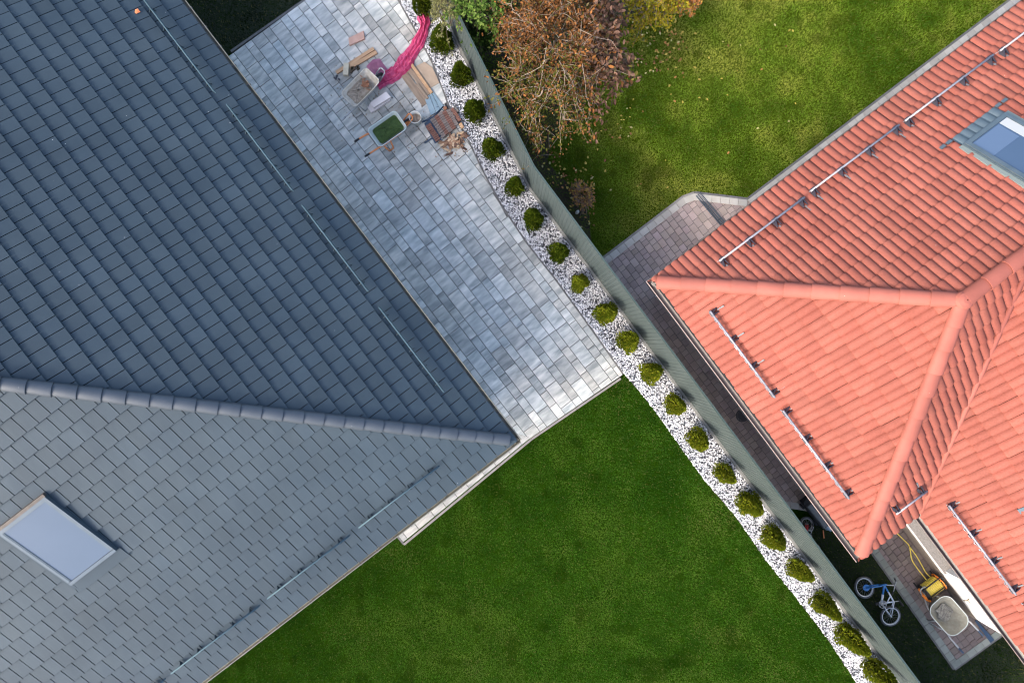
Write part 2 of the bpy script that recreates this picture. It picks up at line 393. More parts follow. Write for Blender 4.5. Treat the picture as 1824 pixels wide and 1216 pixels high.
# --- neighbour's brown paving with a buff border
RB = P(1162, 502, 2.65); UB = Vector((math.cos(R(-53.17)), math.sin(R(-53.17)))); VB = Vector((-UB.y, UB.x))
KA = [(1072, 463), (1217, 352), (1237, 344.5)]; KB = [(1237, 344.5), (1332, 356)]; KC = [(1332, 356), (1497, 231), (1800, 1), (1960, -122)]
PV1 = poly([(1068, 470), (1217, 356), (1237, 348), (1332, 360), (1440, 275), (1600, 330), (1330, 520), (1560, 830), (1480, 905), (1390, 905)], .02)
ORI['p1'] = area2(PV1)
sheet('paving_bed', PV1, .004, M_joint)
PVK = 1.0
def t_pv(): v = random.uniform(.8, 1.15)*PVK; return (v, v*random.uniform(.97, 1.02), v*random.uniform(.96, 1.03))
tag(slabs('p1', PV1, V2(RB), UB, VB, (.155,), ((.12, .165, .2),), .02, M_redpaver, tints=t_pv, gap=.008).build('paving', M_redpaver), kind='structure')
for pts in (KA, KB, KC):
    kerb('kerb', [V2(P(x, y, .03)) for x, y in pts], .15, -.1, .034, M_buffpaver, .21, -1)
    kerb('kerb', [V2(P(x, y, .03)) for x, y in pts], .05, -.1, .03, M_kerbd if pts is not KA else M_kerb, None, 1)
kerb('kerb', [V2(P(1392, 903, .03)), V2(P(1470, 915, .03))], .15, -.1, .03, M_buffpaver, .21, 1)
PT = [(1540, 965), (1701, 1190), (1790, 1126), (1720, 1010), (1640, 900)]
PVK = .52
PV2 = poly(PT, .02); ORI['p2'] = area2(PV2)
sheet('paving_bed', PV2, .004, M_joint)
tag(slabs('p2', PV2, V2(RB), UB, VB, (.155,), ((.12, .165, .2),), .02, M_redpaver, tints=t_pv, gap=.008).build('path', M_redpaver), kind='structure')
kerb('kerb', [V2(P(1530, 950, .03)), V2(P(1701, 1191, .03))], .15, -.1, .028, M_greykerb, .2, 1)
kerb('kerb', [V2(P(1701, 1191, .03)), V2(P(1795, 1123, .03))], .15, -.1, .031, M_greykerb, .2, 1)
kerb('kerb', [V2(P(1530, 950, .03)), V2(P(1701, 1191, .03))], .04, -.1, .024, M_kerbd, None, -1)
kerb('kerb', [V2(P(1701, 1191, .03)), V2(P(1795, 1123, .03))], .04, -.1, .024, M_kerbd, None, -1)

# --- white and black chippings
def chips():
    x, y = scatter(GR_POLY, 2300); m = VIEW(x, y); x, y = x[m], y[m]; n = len(x)
    base = np.array([(sx, sy, sz) for sz in (-1, 1) for sy in (-1, 1) for sx in (-1, 1)], float)*.5
    s = RNG.uniform(.018, .040, (n, 1, 3))*np.array((1, .8, .7)); v = base[None]*s*RNG.uniform(.6, 1.25, (n, 8, 3))
    a = RNG.uniform(0, 2*np.pi, n); t = RNG.uniform(-.7, .7, n)
    c, si, ct, st = np.cos(a), np.sin(a), np.cos(t), np.sin(t)
    X, Y, Z = v[..., 0], v[..., 1], v[..., 2]
    Y2, Z2 = Y*ct[:, None]-Z*st[:, None], Y*st[:, None]+Z*ct[:, None]
    X3, Y3 = X*c[:, None]-Y2*si[:, None], X*si[:, None]+Y2*c[:, None]
    z0 = RNG.uniform(.010, .030, n)
    v = np.stack([X3+x[:, None], Y3+y[:, None], Z2+z0[:, None]], -1)
    blk = RNG.random(n) < (.22+.12*vnoise(x, y, 1.2, 5))
    g = np.where(blk, RNG.uniform(.02, .07, n), RNG.uniform(.58, .85, n))
    col = np.stack([g, g*1.0, g*np.where(blk, 1.15, 1.03), np.ones(n)], 1)
    f = np.array([(0, 2, 3, 1), (4, 5, 7, 6), (0, 1, 5, 4), (2, 6, 7, 3), (0, 4, 6, 2), (1, 3, 7, 5)])
    faces = (f[None]+8*np.arange(n)[:, None, None]).reshape(-1, 4)
    me = np_mesh('gravel', v.reshape(-1, 3), faces, np.repeat(col, 8, axis=0))
    tag(link('gravel', me, M_stone), kind='stuff')
chips()

# ---------------------------------------------------------------- roof planes
class Plane:
    def __init__(s, o, u, v, tan, z0=2.65):
        s.o, s.u, s.v, s.tan, s.z0 = V2(o), u, v, tan, z0
        k = math.sqrt(1+tan*tan); s.k = k
        s.n = Vector((-v.x*tan/k, -v.y*tan/k, 1/k))
    def pt(s, u, v, h=0.0):
        q = s.o+s.u*u+s.v*v
        return Vector((q.x, q.y, s.z0+v*s.tan))+s.n*h
    def uv(s, x, y, h=0.0):                                  # where the line of sight through a pixel meets the plane (raised by h)
        d = Vector(((x-912)/F, -(y-608)/F)); zz = s.z0+h*s.k
        t = (H-zz+s.tan*s.o.dot(s.v))/(1+s.tan*d.dot(s.v))
        q = d*t-s.o; return q.dot(s.u), q.dot(s.v)
    def box(s, b, u0, u1, v0, v1, h0, h1):
        vs = [s.pt(u, v, h) for h in (h0, h1) for v in (v0, v1) for u in (u0, u1)]
        fs = [(0, 2, 3, 1), (4, 5, 7, 6), (0, 1, 5, 4), (2, 6, 7, 3), (0, 4, 6, 2), (1, 3, 7, 5)]
        if s.u.cross(s.v) < 0: fs = [f[::-1] for f in fs]
        b.add(vs, fs)
def clip_mesh(me, plane, pg):
    bm = bmesh.new(); bm.from_mesh(me)
    c = Vector((sum(p[0] for p in pg)/len(pg), sum(p[1] for p in pg)/len(pg))); c3 = plane.pt(c.x, c.y)
    for i in range(len(pg)):
        a, b = pg[i], pg[(i+1) % len(pg)]
        A, B = plane.pt(*a), plane.pt(*b)
        if a[1] == 0 and b[1] == 0: continue                 # the eave keeps its overhang
        n = Vector((B.y-A.y, -(B.x-A.x), 0)).normalized()
        if (c3-A).dot(n) > 0: n = -n
        g = bm.verts[:]+bm.edges[:]+bm.faces[:]
        bmesh.ops.bisect_plane(bm, geom=g, plane_co=A, plane_no=n, clear_outer=True)
    bm.to_mesh(me); bm.free()
def deck(plane, pg, name, root):
    b = MB(); n = len(pg)
    lo = [plane.pt(u, v, -.10) for u, v in pg]; hi = [plane.pt(u, v, -.022) for u, v in pg]
    b.add(lo+hi, [tuple(range(n)), tuple(n+i for i in range(n))[::-1]]+[(i, n+i, n+(i+1) % n, (i+1) % n) for i in range(n)])
    return b.build(name, M_deck, root)
def finish(b, plane, pg, name, m, root, smooth=False):
    me = b.mesh(name); clip_mesh(me, plane, pg)
    me.transform(Matrix.Translation(-wloc(root)))
    if smooth: me.polygons.foreach_set('use_smooth', [True]*len(me.polygons))
    return link(name, me, m, root)
def flat_tiles(plane, pg, name, root):
    W, G = .2364, .2945; b = MB()
    um = max(p[0] for p in pg); vm = max(p[1] for p in pg); j = 0; v = 0.0
    hip = pg[-1]
    while v < vm:
        u = -W*(.5 if j % 2 else 0)-.02
        while u < um:
            if not (hip[0]*(v-.1) > hip[1]*(u+W+.1) and hip[0] > 0 and u+W < hip[0]):
                g = random.uniform(.93, 1.06); w = random.uniform(-.02, .02); b.tint(g*(1+w), g, g*(1-w))
                jv = random.uniform(-.003, .003); jh = random.uniform(-.0015, .0015); tw = random.uniform(-.0015, .0015)
                u0, u1 = u+.0065, u+W-.0065; v0, v1 = v-.02*(j == 0)+jv, v+G+.03
                ht, hb = .0+jh, .035+jh                       # top end low, bottom end lifted on the course below
                vs = [plane.pt(u0, v0+.006, hb-.014), plane.pt(u1, v0+.006, hb-.014), plane.pt(u1, v1, ht-.017), plane.pt(u0, v1, ht-.017),
                      plane.pt(u0, v0, hb-.004+tw), plane.pt(u1, v0, hb-.004-tw), plane.pt(u1, v1, ht), plane.pt(u0, v1, ht),
                      plane.pt(u0, v0+.005, hb+tw), plane.pt(u1, v0+.005, hb-tw)]
                fs = [(0, 3, 2, 1), (0, 1, 5, 4), (1, 2, 6, 9, 5), (3, 0, 4, 8, 7), (4, 5, 9, 8), (8, 9, 6, 7)]
                if plane.u.cross(plane.v) < 0: fs = [f[::-1] for f in fs]
                b.add(vs, fs)
            u += W
        v += G; j += 1
    return finish(b, plane, pg, name, M_tile, root)
def roll_tiles(plane, pg, name, root, g0=.305, vs0=-.03):
    PW = .157; TW = PW*2; S = 7; b = MB()
    um = max(p[0] for p in pg); ul = min(p[0] for p in pg); vm = max(p[1] for p in pg); v = 0.0; j = 0
    flip = plane.u.cross(plane.v) < 0
    while v < vm:
        u = ul-.05-(TW*.0)
        u = math.floor((ul-.1)/TW)*TW
        while u < um:
            g = random.uniform(.88, 1.06); w = random.uniform(-.04, .04); b.tint(g, g*(1+w), g*(1+w))
            jv = random.uniform(-.010, .006); jh = random.uniform(-.003, .004); tw = random.uniform(-.004, .004)
            prof = []
            for i in range(2*S+1):
                x = i/S; q = abs(math.sin(math.pi*x)); prof.append((u+.0015+x*(PW-.0015), .040*q**.58+tw*(x-1)))
            rows = ((v+vs0*(j == 0)+jv, -.004), (v+vs0*(j == 0)+jv, .034), (v+vs0*(j == 0)+jv+.012, .041), (v+g0+.03, -.004))
            vs = []
            for r, (vv, hh) in enumerate(rows):
                for (uu, h) in prof: vs.append(plane.pt(uu, vv, (h if r else h*.75)+hh+jh))
            n = len(prof); fs = []
            for r in range(3):
                for i in range(n-1):
                    f = (r*n+i, r*n+i+1, (r+1)*n+i+1, (r+1)*n+i); fs.append(f[::-1] if flip else f)
            b.add(vs, fs); u += TW
        v += g0; j += 1
    o = finish(b, plane, pg, name, M_red, root)
    o.data.polygons.foreach_set('use_smooth', [True]*len(o.data.polygons))
    try: o.data.set_sharp_from_angle(angle=R(40))
    except Exception: pass
    return o
def caps(a, b, pitch, r, name, m, root, squash=1.0, gap=.0, lift=.02, over=.0):
    """a run of half-round ridge tiles from a (low) to b (high)"""
    a, b = Vector(a), Vector(b); d = b-a; L = d.length; t = d/L; y = Vector((0, 0, 1)).cross(t).normalized(); z = t.cross(y)
    n = max(1, round(L/pitch)); mb = MB(); K = 12
    for i in range(n):
        g = random.uniform(.86, 1.06); mb.tint(g, g, g)
        p0 = a+t*(L*i/n-(.0 if i == 0 else .0)); p1 = a+t*(L*(i+1)/n+.03)
        loops = []
        for p, rr, hh in ((p0, r*1.0-.012, lift+.004), (p0, r, lift+.010), (p0+t*.012, r+.002, lift+.012), (p1, r*.90, lift-.010)):
            loops.append([p+y*(math.cos(q)*rr)+z*(math.sin(q)*rr*squash+hh) for q in [math.pi*(k/K*1.06-.03) for k in range(K+1)]])
        vs = [p for l in loops for p in l]; fs = []
        for q in range(3):
            for k in range(K): fs.append((q*(K+1)+k, q*(K+1)+k+1, (q+1)*(K+1)+k+1, (q+1)*(K+1)+k)[::-1])
        if i == 0:
            vs.append(p0+z*(lift+.0)); fs += [(k, k+1, len(vs)-1) for k in range(K)]
        mb.add(vs, fs)
    o = mb.build(name, m, root, smooth=True)
    try: o.data.set_sharp_from_angle(angle=R(45))
    except Exception: pass
    return o
def gutter(plane, u0, u1, r, vc, dz, m, name, root, bead=None, strip=None, brk=None, brkm=None):
    b = MB(); K = 10; vs = []; fs = []
    for u in (u0, u1):
        c = plane.pt(u, 0); c.z = plane.z0+dz; c -= Vector((plane.v.x, plane.v.y, 0))*vc
        for k in range(K+1):
            q = math.pi*k/K; vs.append(c+Vector((plane.v.x, plane.v.y, 0))*(math.cos(q)*r)-Vector((0, 0, 1))*(math.sin(q)*r))
    for k in range(K): fs.append((k, k+1, K+2+k, K+1+k))
    b.add(vs, fs)
    b.add([v+Vector((0, 0, -.004)) for v in vs], [f[::-1] for f in fs])
    for e in (0, 1):
        b.add([vs[e*(K+1)+k] for k in range(K+1)], [tuple(range(K+1))])
    o = b.build(name, m, root)
    off = Vector((plane.v.x, plane.v.y, 0))*(vc+r)
    e0, e1 = plane.pt(u0, 0)-off, plane.pt(u1, 0)-off; e0.z = e1.z = plane.z0+dz+.004
    t = MB(); t.tube([e0, e1], .011, 8); t.build('lip', bead or m, o)
    if brk:
        mb = None; u = u0+.22
        while u < u1:
            cc = plane.pt(u, 0)-Vector((plane.v.x, plane.v.y, 0))*vc; cc.z = plane.z0+dz+.008
            if mb is None:
                t = MB(); a = Vector((plane.v.x, plane.v.y, 0))
                t.bar(a*(r+.05), -a*(r+.016), .022, .006); t.bar(-a*(r+.013), -a*(r+.013)-Vector((0, 0, .05)), .02, .008)
                mb = t.build('gutter_bracket', brkm, o, local=True); mb.location = cc-wloc(o)
            else:
                c2 = mb.copy(); COL.objects.link(c2); c2.parent = o; c2.location = cc-wloc(o)
            u += brk
    return o

# ---------------------------------------------------------------- slate house (left)
TL1, TL2 = .478, .455
house = thing('house', 'house with dark slate grey tiled hip roof beside the grey slab paving', 'house', (C0.x, C0.y, 0))
q = TL2/TL1
PL1 = Plane(C0, U1, U2, TL1); PL2 = Plane(C0, U2, U1, TL2)
pg1 = [(0, 0), (15, 0), (15, 7), (7/q, 7)]; pg2 = [(0, 0), (14, 0), (14, 7/q), (7, 7/q)]
flat_tiles(PL1, pg1, 'roof_slope', house)
flat_tiles(PL2, pg2, 'roof_slope', house)
deck(PL1, pg1, 'roof_deck', house); deck(PL2, pg2, 'roof_deck', house)
hipa = PL1.pt(.10, .10*q); hipb = PL1.pt(7/q, 7)
caps(hipa, hipb, .345, .118, 'hip_ridge', M_cap, house, squash=.8, lift=.025)
gutter(PL1, -.06, 15, .055, .035, -.035, M_zinc, 'gutter', house, brk=.46, brkm=M_zincb)
gutter(PL2, -.06, 14, .055, .035, -.035, M_zinc, 'gutter', house, brk=.40, brkm=M_zincb)
def wallring(name, plo, uu, vv, x0, x1, y0, y1, z0, z1, m, root):
    b = MB(); b.prism([plo+uu*x0+vv*y0, plo+uu*x1+vv*y0, plo+uu*x1+vv*y1, plo+uu*x0+vv*y1], z0, z1); return b.build(name, m, root)
wallring('wall', V2(C0), U1, U2, .5, 15, .5, 14, -.05, 2.6, M_render, house)
fb = MB(); fb.prism([V2(C0)+U1*.05+U2*.05, V2(C0)+U1*15+U2*.05, V2(C0)+U1*15+U2*.48, V2(C0)+U1*.05+U2*.48], 2.46, 2.52); fb.build('soffit', M_render, house)
fb = MB(); fb.prism([V2(C0)+U2*.5+U1*.05, V2(C0)+U2*14+U1*.05, V2(C0)+U2*14+U1*.48, V2(C0)+U2*.5+U1*.48], 2.46, 2.518); fb.build('soffit', M_render, house)

def guard_blue(plane, a, c, root, h=.16):
    (u0, v0), (u1, v1) = plane.uv(*a, h=h), plane.uv(*c, h=h); v = (v0+v1)/2
    if u0 > u1: u0, u1 = u1, u0
    b = MB(); b.tube([plane.pt(u0, v, h), plane.pt(u1, v, h)], .015, 8)
    b.tube([plane.pt(u0, v-.075*plane.tan/plane.k, h-.075), plane.pt(u1, v-.075*plane.tan/plane.k, h-.075)], .012, 8)
    o = b.build('snow_guard', M_guardblue, root, smooth=True)
    n = max(2, round((u1-u0)/.42)); pr = None
    for i in range(n):
        u = u0+(u1-u0)*(i+.5)/n
        t = MB(); w = .006
        for d in (-w, w): pass
        A, B, C_, D = (v+.006, h-.03), (v+.02, .03), (v-.095, .03), (v-.016, h-.03)
        t.add([plane.pt(u+s, vv, hh) for s in (-w, w) for vv, hh in (A, B, C_, D)], [(0, 1, 2, 3), (7, 6, 5, 4), (0, 4, 5, 1), (1, 5, 6, 2), (2, 6, 7, 3), (3, 7, 4, 0)])
        t.bar(plane.pt(u-.016, v-.010, h-.01), plane.pt(u+.016, v-.010, h-.01), .030, .03)
        t.build('bracket', M_navyb, o)
for a, c in (((205, -62), (240, -8)), ((245, 0), (376, 165)), ((398, 188), (513, 343)), ((533, 368), (648, 523)), ((670, 550), (784, 703))):
    guard_blue(PL1, a, c, house)
for a, c in (((778, 826), (634, 935)), ((616, 950), (472, 1062)), ((454, 1076), (300, 1196)), ((285, 1208), (150, 1312))):
    guard_blue(PL2, a, c, house)

def skylight_left():
    us, vs = zip(*(PL2.uv(x, y, h=.085) for x, y in ((203, 979), (122, 1041), (-8, 945), (78, 881))))
    u0, u1 = (us[0]+us[3])/2, (us[1]+us[2])/2; v0, v1 = (vs[0]+vs[1])/2, (vs[2]+vs[3])/2
    s = MB(); PL2.box(s, u0, u1, v0, v1, .0, .06); sk = s.build('skylight', M_skyframe, house)
    f = MB(); w = .06
    for a in ((u0, u0+w*.8, v0+w, v1-w), (u1-w*.8, u1, v0+w, v1-w), (u0, u1, v0, v0+w*.9), (u0, u1, v1-w, v1)): PL2.box(f, *a, .062, .095)
    f.build('frame', M_skyframe2, sk)
    p = MB(); PL2.box(p, u0+w*.82, u1-w*.82, v0+w*.95, v1-w*1.05, .062, .080); p.build('pane_panel', M_bluepane, sk)
    g = MB()
    for a in ((u0+w*.82, u0+w*.82+.018, v0+w, v1-w), (u1-w*.82-.018, u1-w*.82, v0+w, v1-w)): PL2.box(g, *a, .0802, .090)
    g.build('guide_rail', M_skyframe, sk)
    a = MB(); PL2.box(a, u0-.05, u1+.05, v0-.20, v0-.002, .03, .042); PL2.box(a, u1+.002, u1+.07, v0-.1, v1+.02, .028, .045); a.build('apron', M_tile, sk)
    a = MB(); PL2.box(a, u0-.02, u1+.02, v1+.002, v1+.05, .0, .10); a.build('head_flashing', mat('copper_strip', (.06, .05, .04), (.11, .085, .065), 12, 3, rough=.6), sk)
skylight_left()

# ---------------------------------------------------------------- red house (right)
R1 = V2(RB); UA = VB; LB = 6.507; R2 = R1+UB*LB; WS = 1.45; Wc = R2+UA*WS
red = thing('house', 'house with salmon red roll tiled hip roof and white wall behind the fence', 'house', (R1.x, R1.y, 0))
PB = Plane(R1, UB, VB, .5836); PA = Plane(R1, UA, UB, .632); PC = Plane(R2, UA, -UB, .5817); PW_ = Plane(Wc, UB, VB, .5836)
dB, dA, dC = 3.376, 3.118, 3.387
gB = [(0, 0), (LB, 0), (dA, dB)]; gA = [(0, 0), (11, 0), (11, dA), (dB, dA)]
uval = WS+dC*.5817/.5836; gC = [(0, 0), (WS, 0), (uval, dC), (dB, dC)]; gW = [(0, 0), (6.5, 0), (6.5, dB), (-dC, dB)]
for pl, g in ((PB, gB), (PA, gA), (PC, gC), (PW_, gW)):
    roll_tiles(pl, g, 'roof_slope', red, vs0=.055 if pl is PB else -.03); deck(pl, g, 'roof_deck', red)
apex = PB.pt(dA, dB)
caps(PB.pt(.07, .075, .01), apex, .43, .135, 'hip_ridge', M_redcap, red, squash=.75, lift=.035)
caps(PC.pt(.07, .07, .01), apex, .43, .135, 'hip_ridge', M_redcap, red, squash=.75, lift=.036)
caps(apex+Vector((UA.x, UA.y, 0))*.02, PA.pt(11, dA), .43, .135, 'ridge', M_redcap, red, squash=.75, lift=.04)
b = MB()                                                   # Y piece where the three ridges meet
for i, (rr, zz) in enumerate(((.15, .0), (.15, .07), (.12, .115), (.06, .14), (.01, .145))):
    lp = [apex+Vector((math.cos(2*math.pi*k/20)*rr, math.sin(2*math.pi*k/20)*rr, zz-.0)) for k in range(20)]
    if i: b.loft([last, lp])
    last = lp
b.build('ridge_crown', M_redcap, red, smooth=True)
b = MB(); b.tube([PC.pt(WS-.02, 0, .035), PC.pt(uval, dC, .045)], .05, 10); b.build('valley_flashing', M_redcap, red, smooth=True)
gutter(PB, -.075, LB+.09, .055, .020, -.05, M_redgutter, 'gutter', red, bead=M_bead)
gutter(PA, -.075, 11, .050, .022, -.051, M_redgutter, 'gutter', red)
gutter(PW_, -.05, 6.5, .068, .07, -.03, M_redgutter, 'gutter', red)
for pl, n0, n1 in ((PB, -.03, LB+.02), (PA, -.03, 11), (PW_, .0, 6.5)):
    b = MB(); pl.box(b, n0, n1, -.005 if pl is PB else (-.01 if pl is PA else -.085), .09 if pl is PB else .05, -.05, -.028); b.build('eave_strip', M_felt, red)
wz = 2.5; D0 = .42
wallring('wall', R1, UB, UA, D0+.02, LB-D0, D0, 11, -.05, wz, M_render, red)
OV = .33                                                   # wing wall stands this far behind its eave
wb = Wc+UA*OV
wend = None
# the wing wall with a recessed window and granite sill
def wuv(x, y, z): q = V2(P(x, y, z))-wb; return q.dot(UB), q.dot(UA)
ue = wuv(1738, 1103, .35)[0]; us_ = wuv(1689, 1012, .61)[0]; un = -.4
b = MB()
def wq(u0, u1, d0, d1, z0, z1): b.prism([wb+UB*u0+UA*d0, wb+UB*u1+UA*d0, wb+UB*u1+UA*d1, wb+UB*u0+UA*d1], z0, z1)
wq(un, us_, 0, 5, -.05, .60); wq(us_, ue, 0, 5, -.05, wz-.002); wq(un, us_, 0, 5, 2.05, wz-.002); wq(un, us_, .28, 5, .60, 2.05)
b.build('wall', M_render, red)
b = MB(); wq(un-.1, us_+.05, -.035, .278, .602, .64); b.build('window_sill', M_granite, red)
b = MB(); wq(un, us_-.03, .22, .276, .642, 2.045); wn_ = b.build('window', mat('window_frame', (.16, .15, .14), rough=.5), red)
b = MB(); wq(un+.1, us_-.1, .212, .2185, .72, 1.97); b.build('pane', M_glass, wn_)
b = MB(); wq(un, ue+.012, -.014, -.001, -.05, .35); wq(ue+.001, ue+.014, 0, 4, -.05, .349); b.build('plinth', M_plinth, red)
b = MB()
c0 = P(1722, 1080, 1.0); uu = wuv(1722, 1080, .95)[0]
def wp(u, d, z): return Vector((*(wb+UB*u+UA*d), z))
b.tube([wp(uu, .0, .80), wp(uu, -.07, .80), wp(uu, -.09, .72)], .012, 8); b.tube([wp(uu-.05, -.05, .86), wp(uu+.05, -.05, .86)], .008, 6); b.tube([wp(uu, -.05, .80), wp(uu, -.05, .87)], .008, 6)
b.build('garden_tap', mat('dull_brass', (.35, .29, .2), rough=.4, metal=.6), red, smooth=True)

def guard_silver(plane, a, c, root, nb, h=.15, lattice=True):
    (u0, v0), (u1, v1) = plane.uv(*a, h=h), plane.uv(*c, h=h); v = (v0+v1)/2
    if u0 > u1: u0, u1 = u1, u0
    b = MB(); b.tube([plane.pt(u0, v, h), plane.pt(u1, v, h)], .020, 10); tl = plane.tan/plane.k
    if lattice:
        n = max(2, round((u1-u0)/.11))
        for s in (1, -1):
            pts = []
            for i in range(n*4+1):
                x = i/4; pts.append(plane.pt(u0+(u1-u0)*i/(n*4), v-(.055-s*.045*math.sin(math.pi*x))*tl, h-.055+s*.045*math.sin(math.pi*x)))
            b.tube(pts, .006, 5)
        b.tube([plane.pt(u0, v-.105*tl, h-.105), plane.pt(u1, v-.105*tl, h-.105)], .010, 6)
    o = b.build('snow_guard', M_silver, root, smooth=True)
    for i in range(nb):
        u = u0+.07+(u1-u0-.14)*i/max(1, nb-1)
        t = MB(); w = .008
        for dx in (-.045, .045):
            pts = ((v-.03, h-.01), (v-.02, .05), (v+.10, .05), (v+.02, h+.02))
            t.add([plane.pt(u+dx*(.25 if k in (0, 3) else 1)+s, vv, hh) for s in (-w, w) for k, (vv, hh) in enumerate(pts)], [(0, 1, 2, 3), (7, 6, 5, 4), (0, 4, 5, 1), (1, 5, 6, 2), (2, 6, 7, 3), (3, 7, 4, 0)])
        plane.box(t, u-.05, u+.05, v-.04, v+.02, h-.04, h-.012)
        bk = t.build('bracket', M_blackm, o)
        t = MB(); plane.box(t, u-.013, u+.013, v+.08, v+.20, .045, .058); t.build('strap', M_strap, bk)
for a, c, nb in (((1287, 470), (1441, 357), 4), ((1451, 346), (1609, 227), 4), ((1618, 219), (1780, 103), 4), ((1790, 95), (1950, -25), 4)): guard_silver(PA, a, c, red, nb)
for a, c, nb in (((1272, 549), (1388, 704), 4), ((1402, 727), (1521, 884), 4)): guard_silver(PB, a, c, red, nb)
guard_silver(PC, (1594, 910), (1650, 870), red, 2, lattice=False)
for a, c, nb in (((1697, 897), (1821, 1055), 4), ((1836, 1074), (1950, 1225), 4)): guard_silver(PW_, a, c, red, nb)

def skylight_red():
    us, vs = zip(*(PA.uv(x, y, h=.10) for x, y in ((1721, 260), (1795, 202))))
    u0, u1 = us; v0 = sum(vs)/2; v1 = v0+1.42
    s = MB(); PA.box(s, u0, u1, v0, v1, .0, .10); sk = s.build('skylight', M_skyframe, red)
    f = MB(); w = .085
    for a in ((u0+.02, u0+w, v0+w, v1-w), (u1-w, u1-.02, v0+w, v1-w), (u0+.02, u1-.02, v0+.02, v0+w), (u0+.02, u1-.02, v1-w, v1-.02)): PA.box(f, *a, .102, .135)
    f.build('frame', M_skyframe, sk)
    g = MB(); PA.box(g, u0+w, u1-w, v0+w, v1-w, .102, .116); g.build('pane', M_glass, sk)
    g = MB(); PA.box(g, u1-w-.17, u1-w-.005, v0+w+.01, v1-w-.01, .117, .120); g.build('pane_panel', M_palerefl, sk)  # pale reflection zone of the glass, painted on a thin panel
    g = MB(); PA.box(g, u0+w+.01, u1-w-.20, v0+w+.02, v0+w+.36, .117, .119); g.build('pane_panel', M_bluerefl, sk)  # bluer reflection zone of the glass, also painted as a panel
    a = MB(); n = 46; vs_ = []; fs = []
    for i in range(n+1):
        u = u0-.02+(u1-u0+.04)*i/n; hb = .05+.03*abs(math.sin(math.pi*(u)/.157))**.75
        for vv, hh in ((v0-.185, hb-.012), (v0-.18, hb), (v0-.005, hb+.01)): vs_.append(PA.pt(u, vv, hh))
    for i in range(n):
        for k in range(2): fs.append((i*3+k, (i+1)*3+k, (i+1)*3+k+1, i*3+k+1)[::-1])
    a.add(vs_, fs)
    for s in (-1, 1):
        ub = u0 if s < 0 else u1
        for k in range(2): PA.box(a, min(ub+s*(.03+.14*k), ub+s*(.13+.14*k)), max(ub+s*(.03+.14*k), ub+s*(.13+.14*k)), v0-.19, v0-.14, .05, .075)
    a.build('apron', M_skyframe, sk, smooth=False)
    f = MB(); PA.box(f, u0-.075, u0-.002, v0-.0, v1, .03, .075); PA.box(f, u1+.002, u1+.075, v0, v1, .03, .075); f.build('side_flashing', mat('grey_green_flashing', (.15, .18, .17), rough=.6), sk)
skylight_red()
# a short pipe vent / clip visible at the right edge of the wing
b = MB(); u_, v_ = PW_.uv(1822, 908, .06); PW_.box(b, u_-.05, u_+.05, v_-.03, v_+.14, .05, .07); b.build('roof_clip', M_skyframe, red)

# ---------------------------------------------------------------- fence
HF = 2.03
fence = thing('fence', 'grey green corrugated sheet fence with dark cap between gravel strip and brown paving', 'fence', P(*FB[2]))
def fence_run(a, c):
    a, c = V2(P(*a)), V2(P(*c)); d = c-a; L = d.length; d /= L; n = Vector((d.y, -d.x))
    if n.dot(Vector((-.8, .6))) > 0: n = -n                   # n points to the neighbour's side
    k = max(1, round(L/2.1)); w = L/k
    for i in range(k):
        vs = []; x = 0.0; prof = []
        pit = .095
        while x < w-.01:
            for dx, o in ((0, 0), (.055, 0), (.066, .009), (.084, .009)):
                if x+dx < w-.004: prof.append((x+dx, o))
            x += pit
        prof.append((w-.003, 0)); m = len(prof)
        for z in (.10, HF):
            for x, o in prof: vs.append(Vector((*(a+d*(w*i+x)+n*o), z)))
        f = [(j, j+1, m+j+1, m+j) for j in range(m-1)]
        b = MB(); b.add(vs, f); b.add([v+Vector((n.x, n.y, 0))*.004 for v in vs], [q[::-1] for q in f]); b.build('panel', M_fence, fence)
        b = MB(); p = a+d*(w*i)+n*.034; b.box((p.x, p.y, HF/2-.02), (.05, .022, HF-.04), math.atan2(d.y, d.x)); b.build('post', M_fencecap, fence)
    b = MB(); p0, p1 = a+n*.010, c+n*.010; b.bar((*p0, HF+.010), (*p1, HF+.010), .034, .020); b.build('cap_rail', M_fencecap, fence)
    b = MB(); b.bar((*(a-n*.025), .05), (*(c-n*.025), .05), .05, .14); b.build('base_board', M_conc, fence)
for i in range(3): fence_run(FB[i], FB[i+1])

# ---------------------------------------------------------------- plants
def leaves(name, pos, axis, size, wid, col, parent=None, m=None, up=None, fold=.25, kind=None):
    n = len(pos); axis = axis/np.linalg.norm(axis, axis=1, keepdims=True)
    ref = RNG.normal(0, 1, (n, 3))
    if up is not None: ref = ref*(1-up)+np.array((0, 0, 1.0))*up*2
    side = np.cross(axis, ref); side /= np.linalg.norm(side, axis=1, keepdims=True)+1e-9
    nor = np.cross(side, axis)
    L = size[:, None]; W = (size*wid)[:, None]
    v = np.empty((n, 6, 3))
    v[:, 0] = pos; v[:, 1] = pos+axis*L*.35+side*W*.5+nor*L*fold*.3; v[:, 2] = pos+axis*L*.75+side*W*.38+nor*L*fold*.25
    v[:, 3] = pos+axis*L-nor*L*fold*.2; v[:, 4] = pos+axis*L*.75-side*W*.38+nor*L*fold*.25; v[:, 5] = pos+axis*L*.35-side*W*.5+nor*L*fold*.3
    f = np.array([(0, 1, 2, 3), (0, 3, 4, 5)]); faces = (f[None]+6*np.arange(n)[:, None, None]).reshape(-1, 4)
    t = np.ones((n, 6, 4)); t[:, :, :3] = col[:, None, :]
    me = np_mesh(name, v.reshape(-1, 3), faces, t.reshape(-1, 4))
    o = link(name, me, m or M_leaf, parent)
    if kind: o['kind'] = kind
    return o
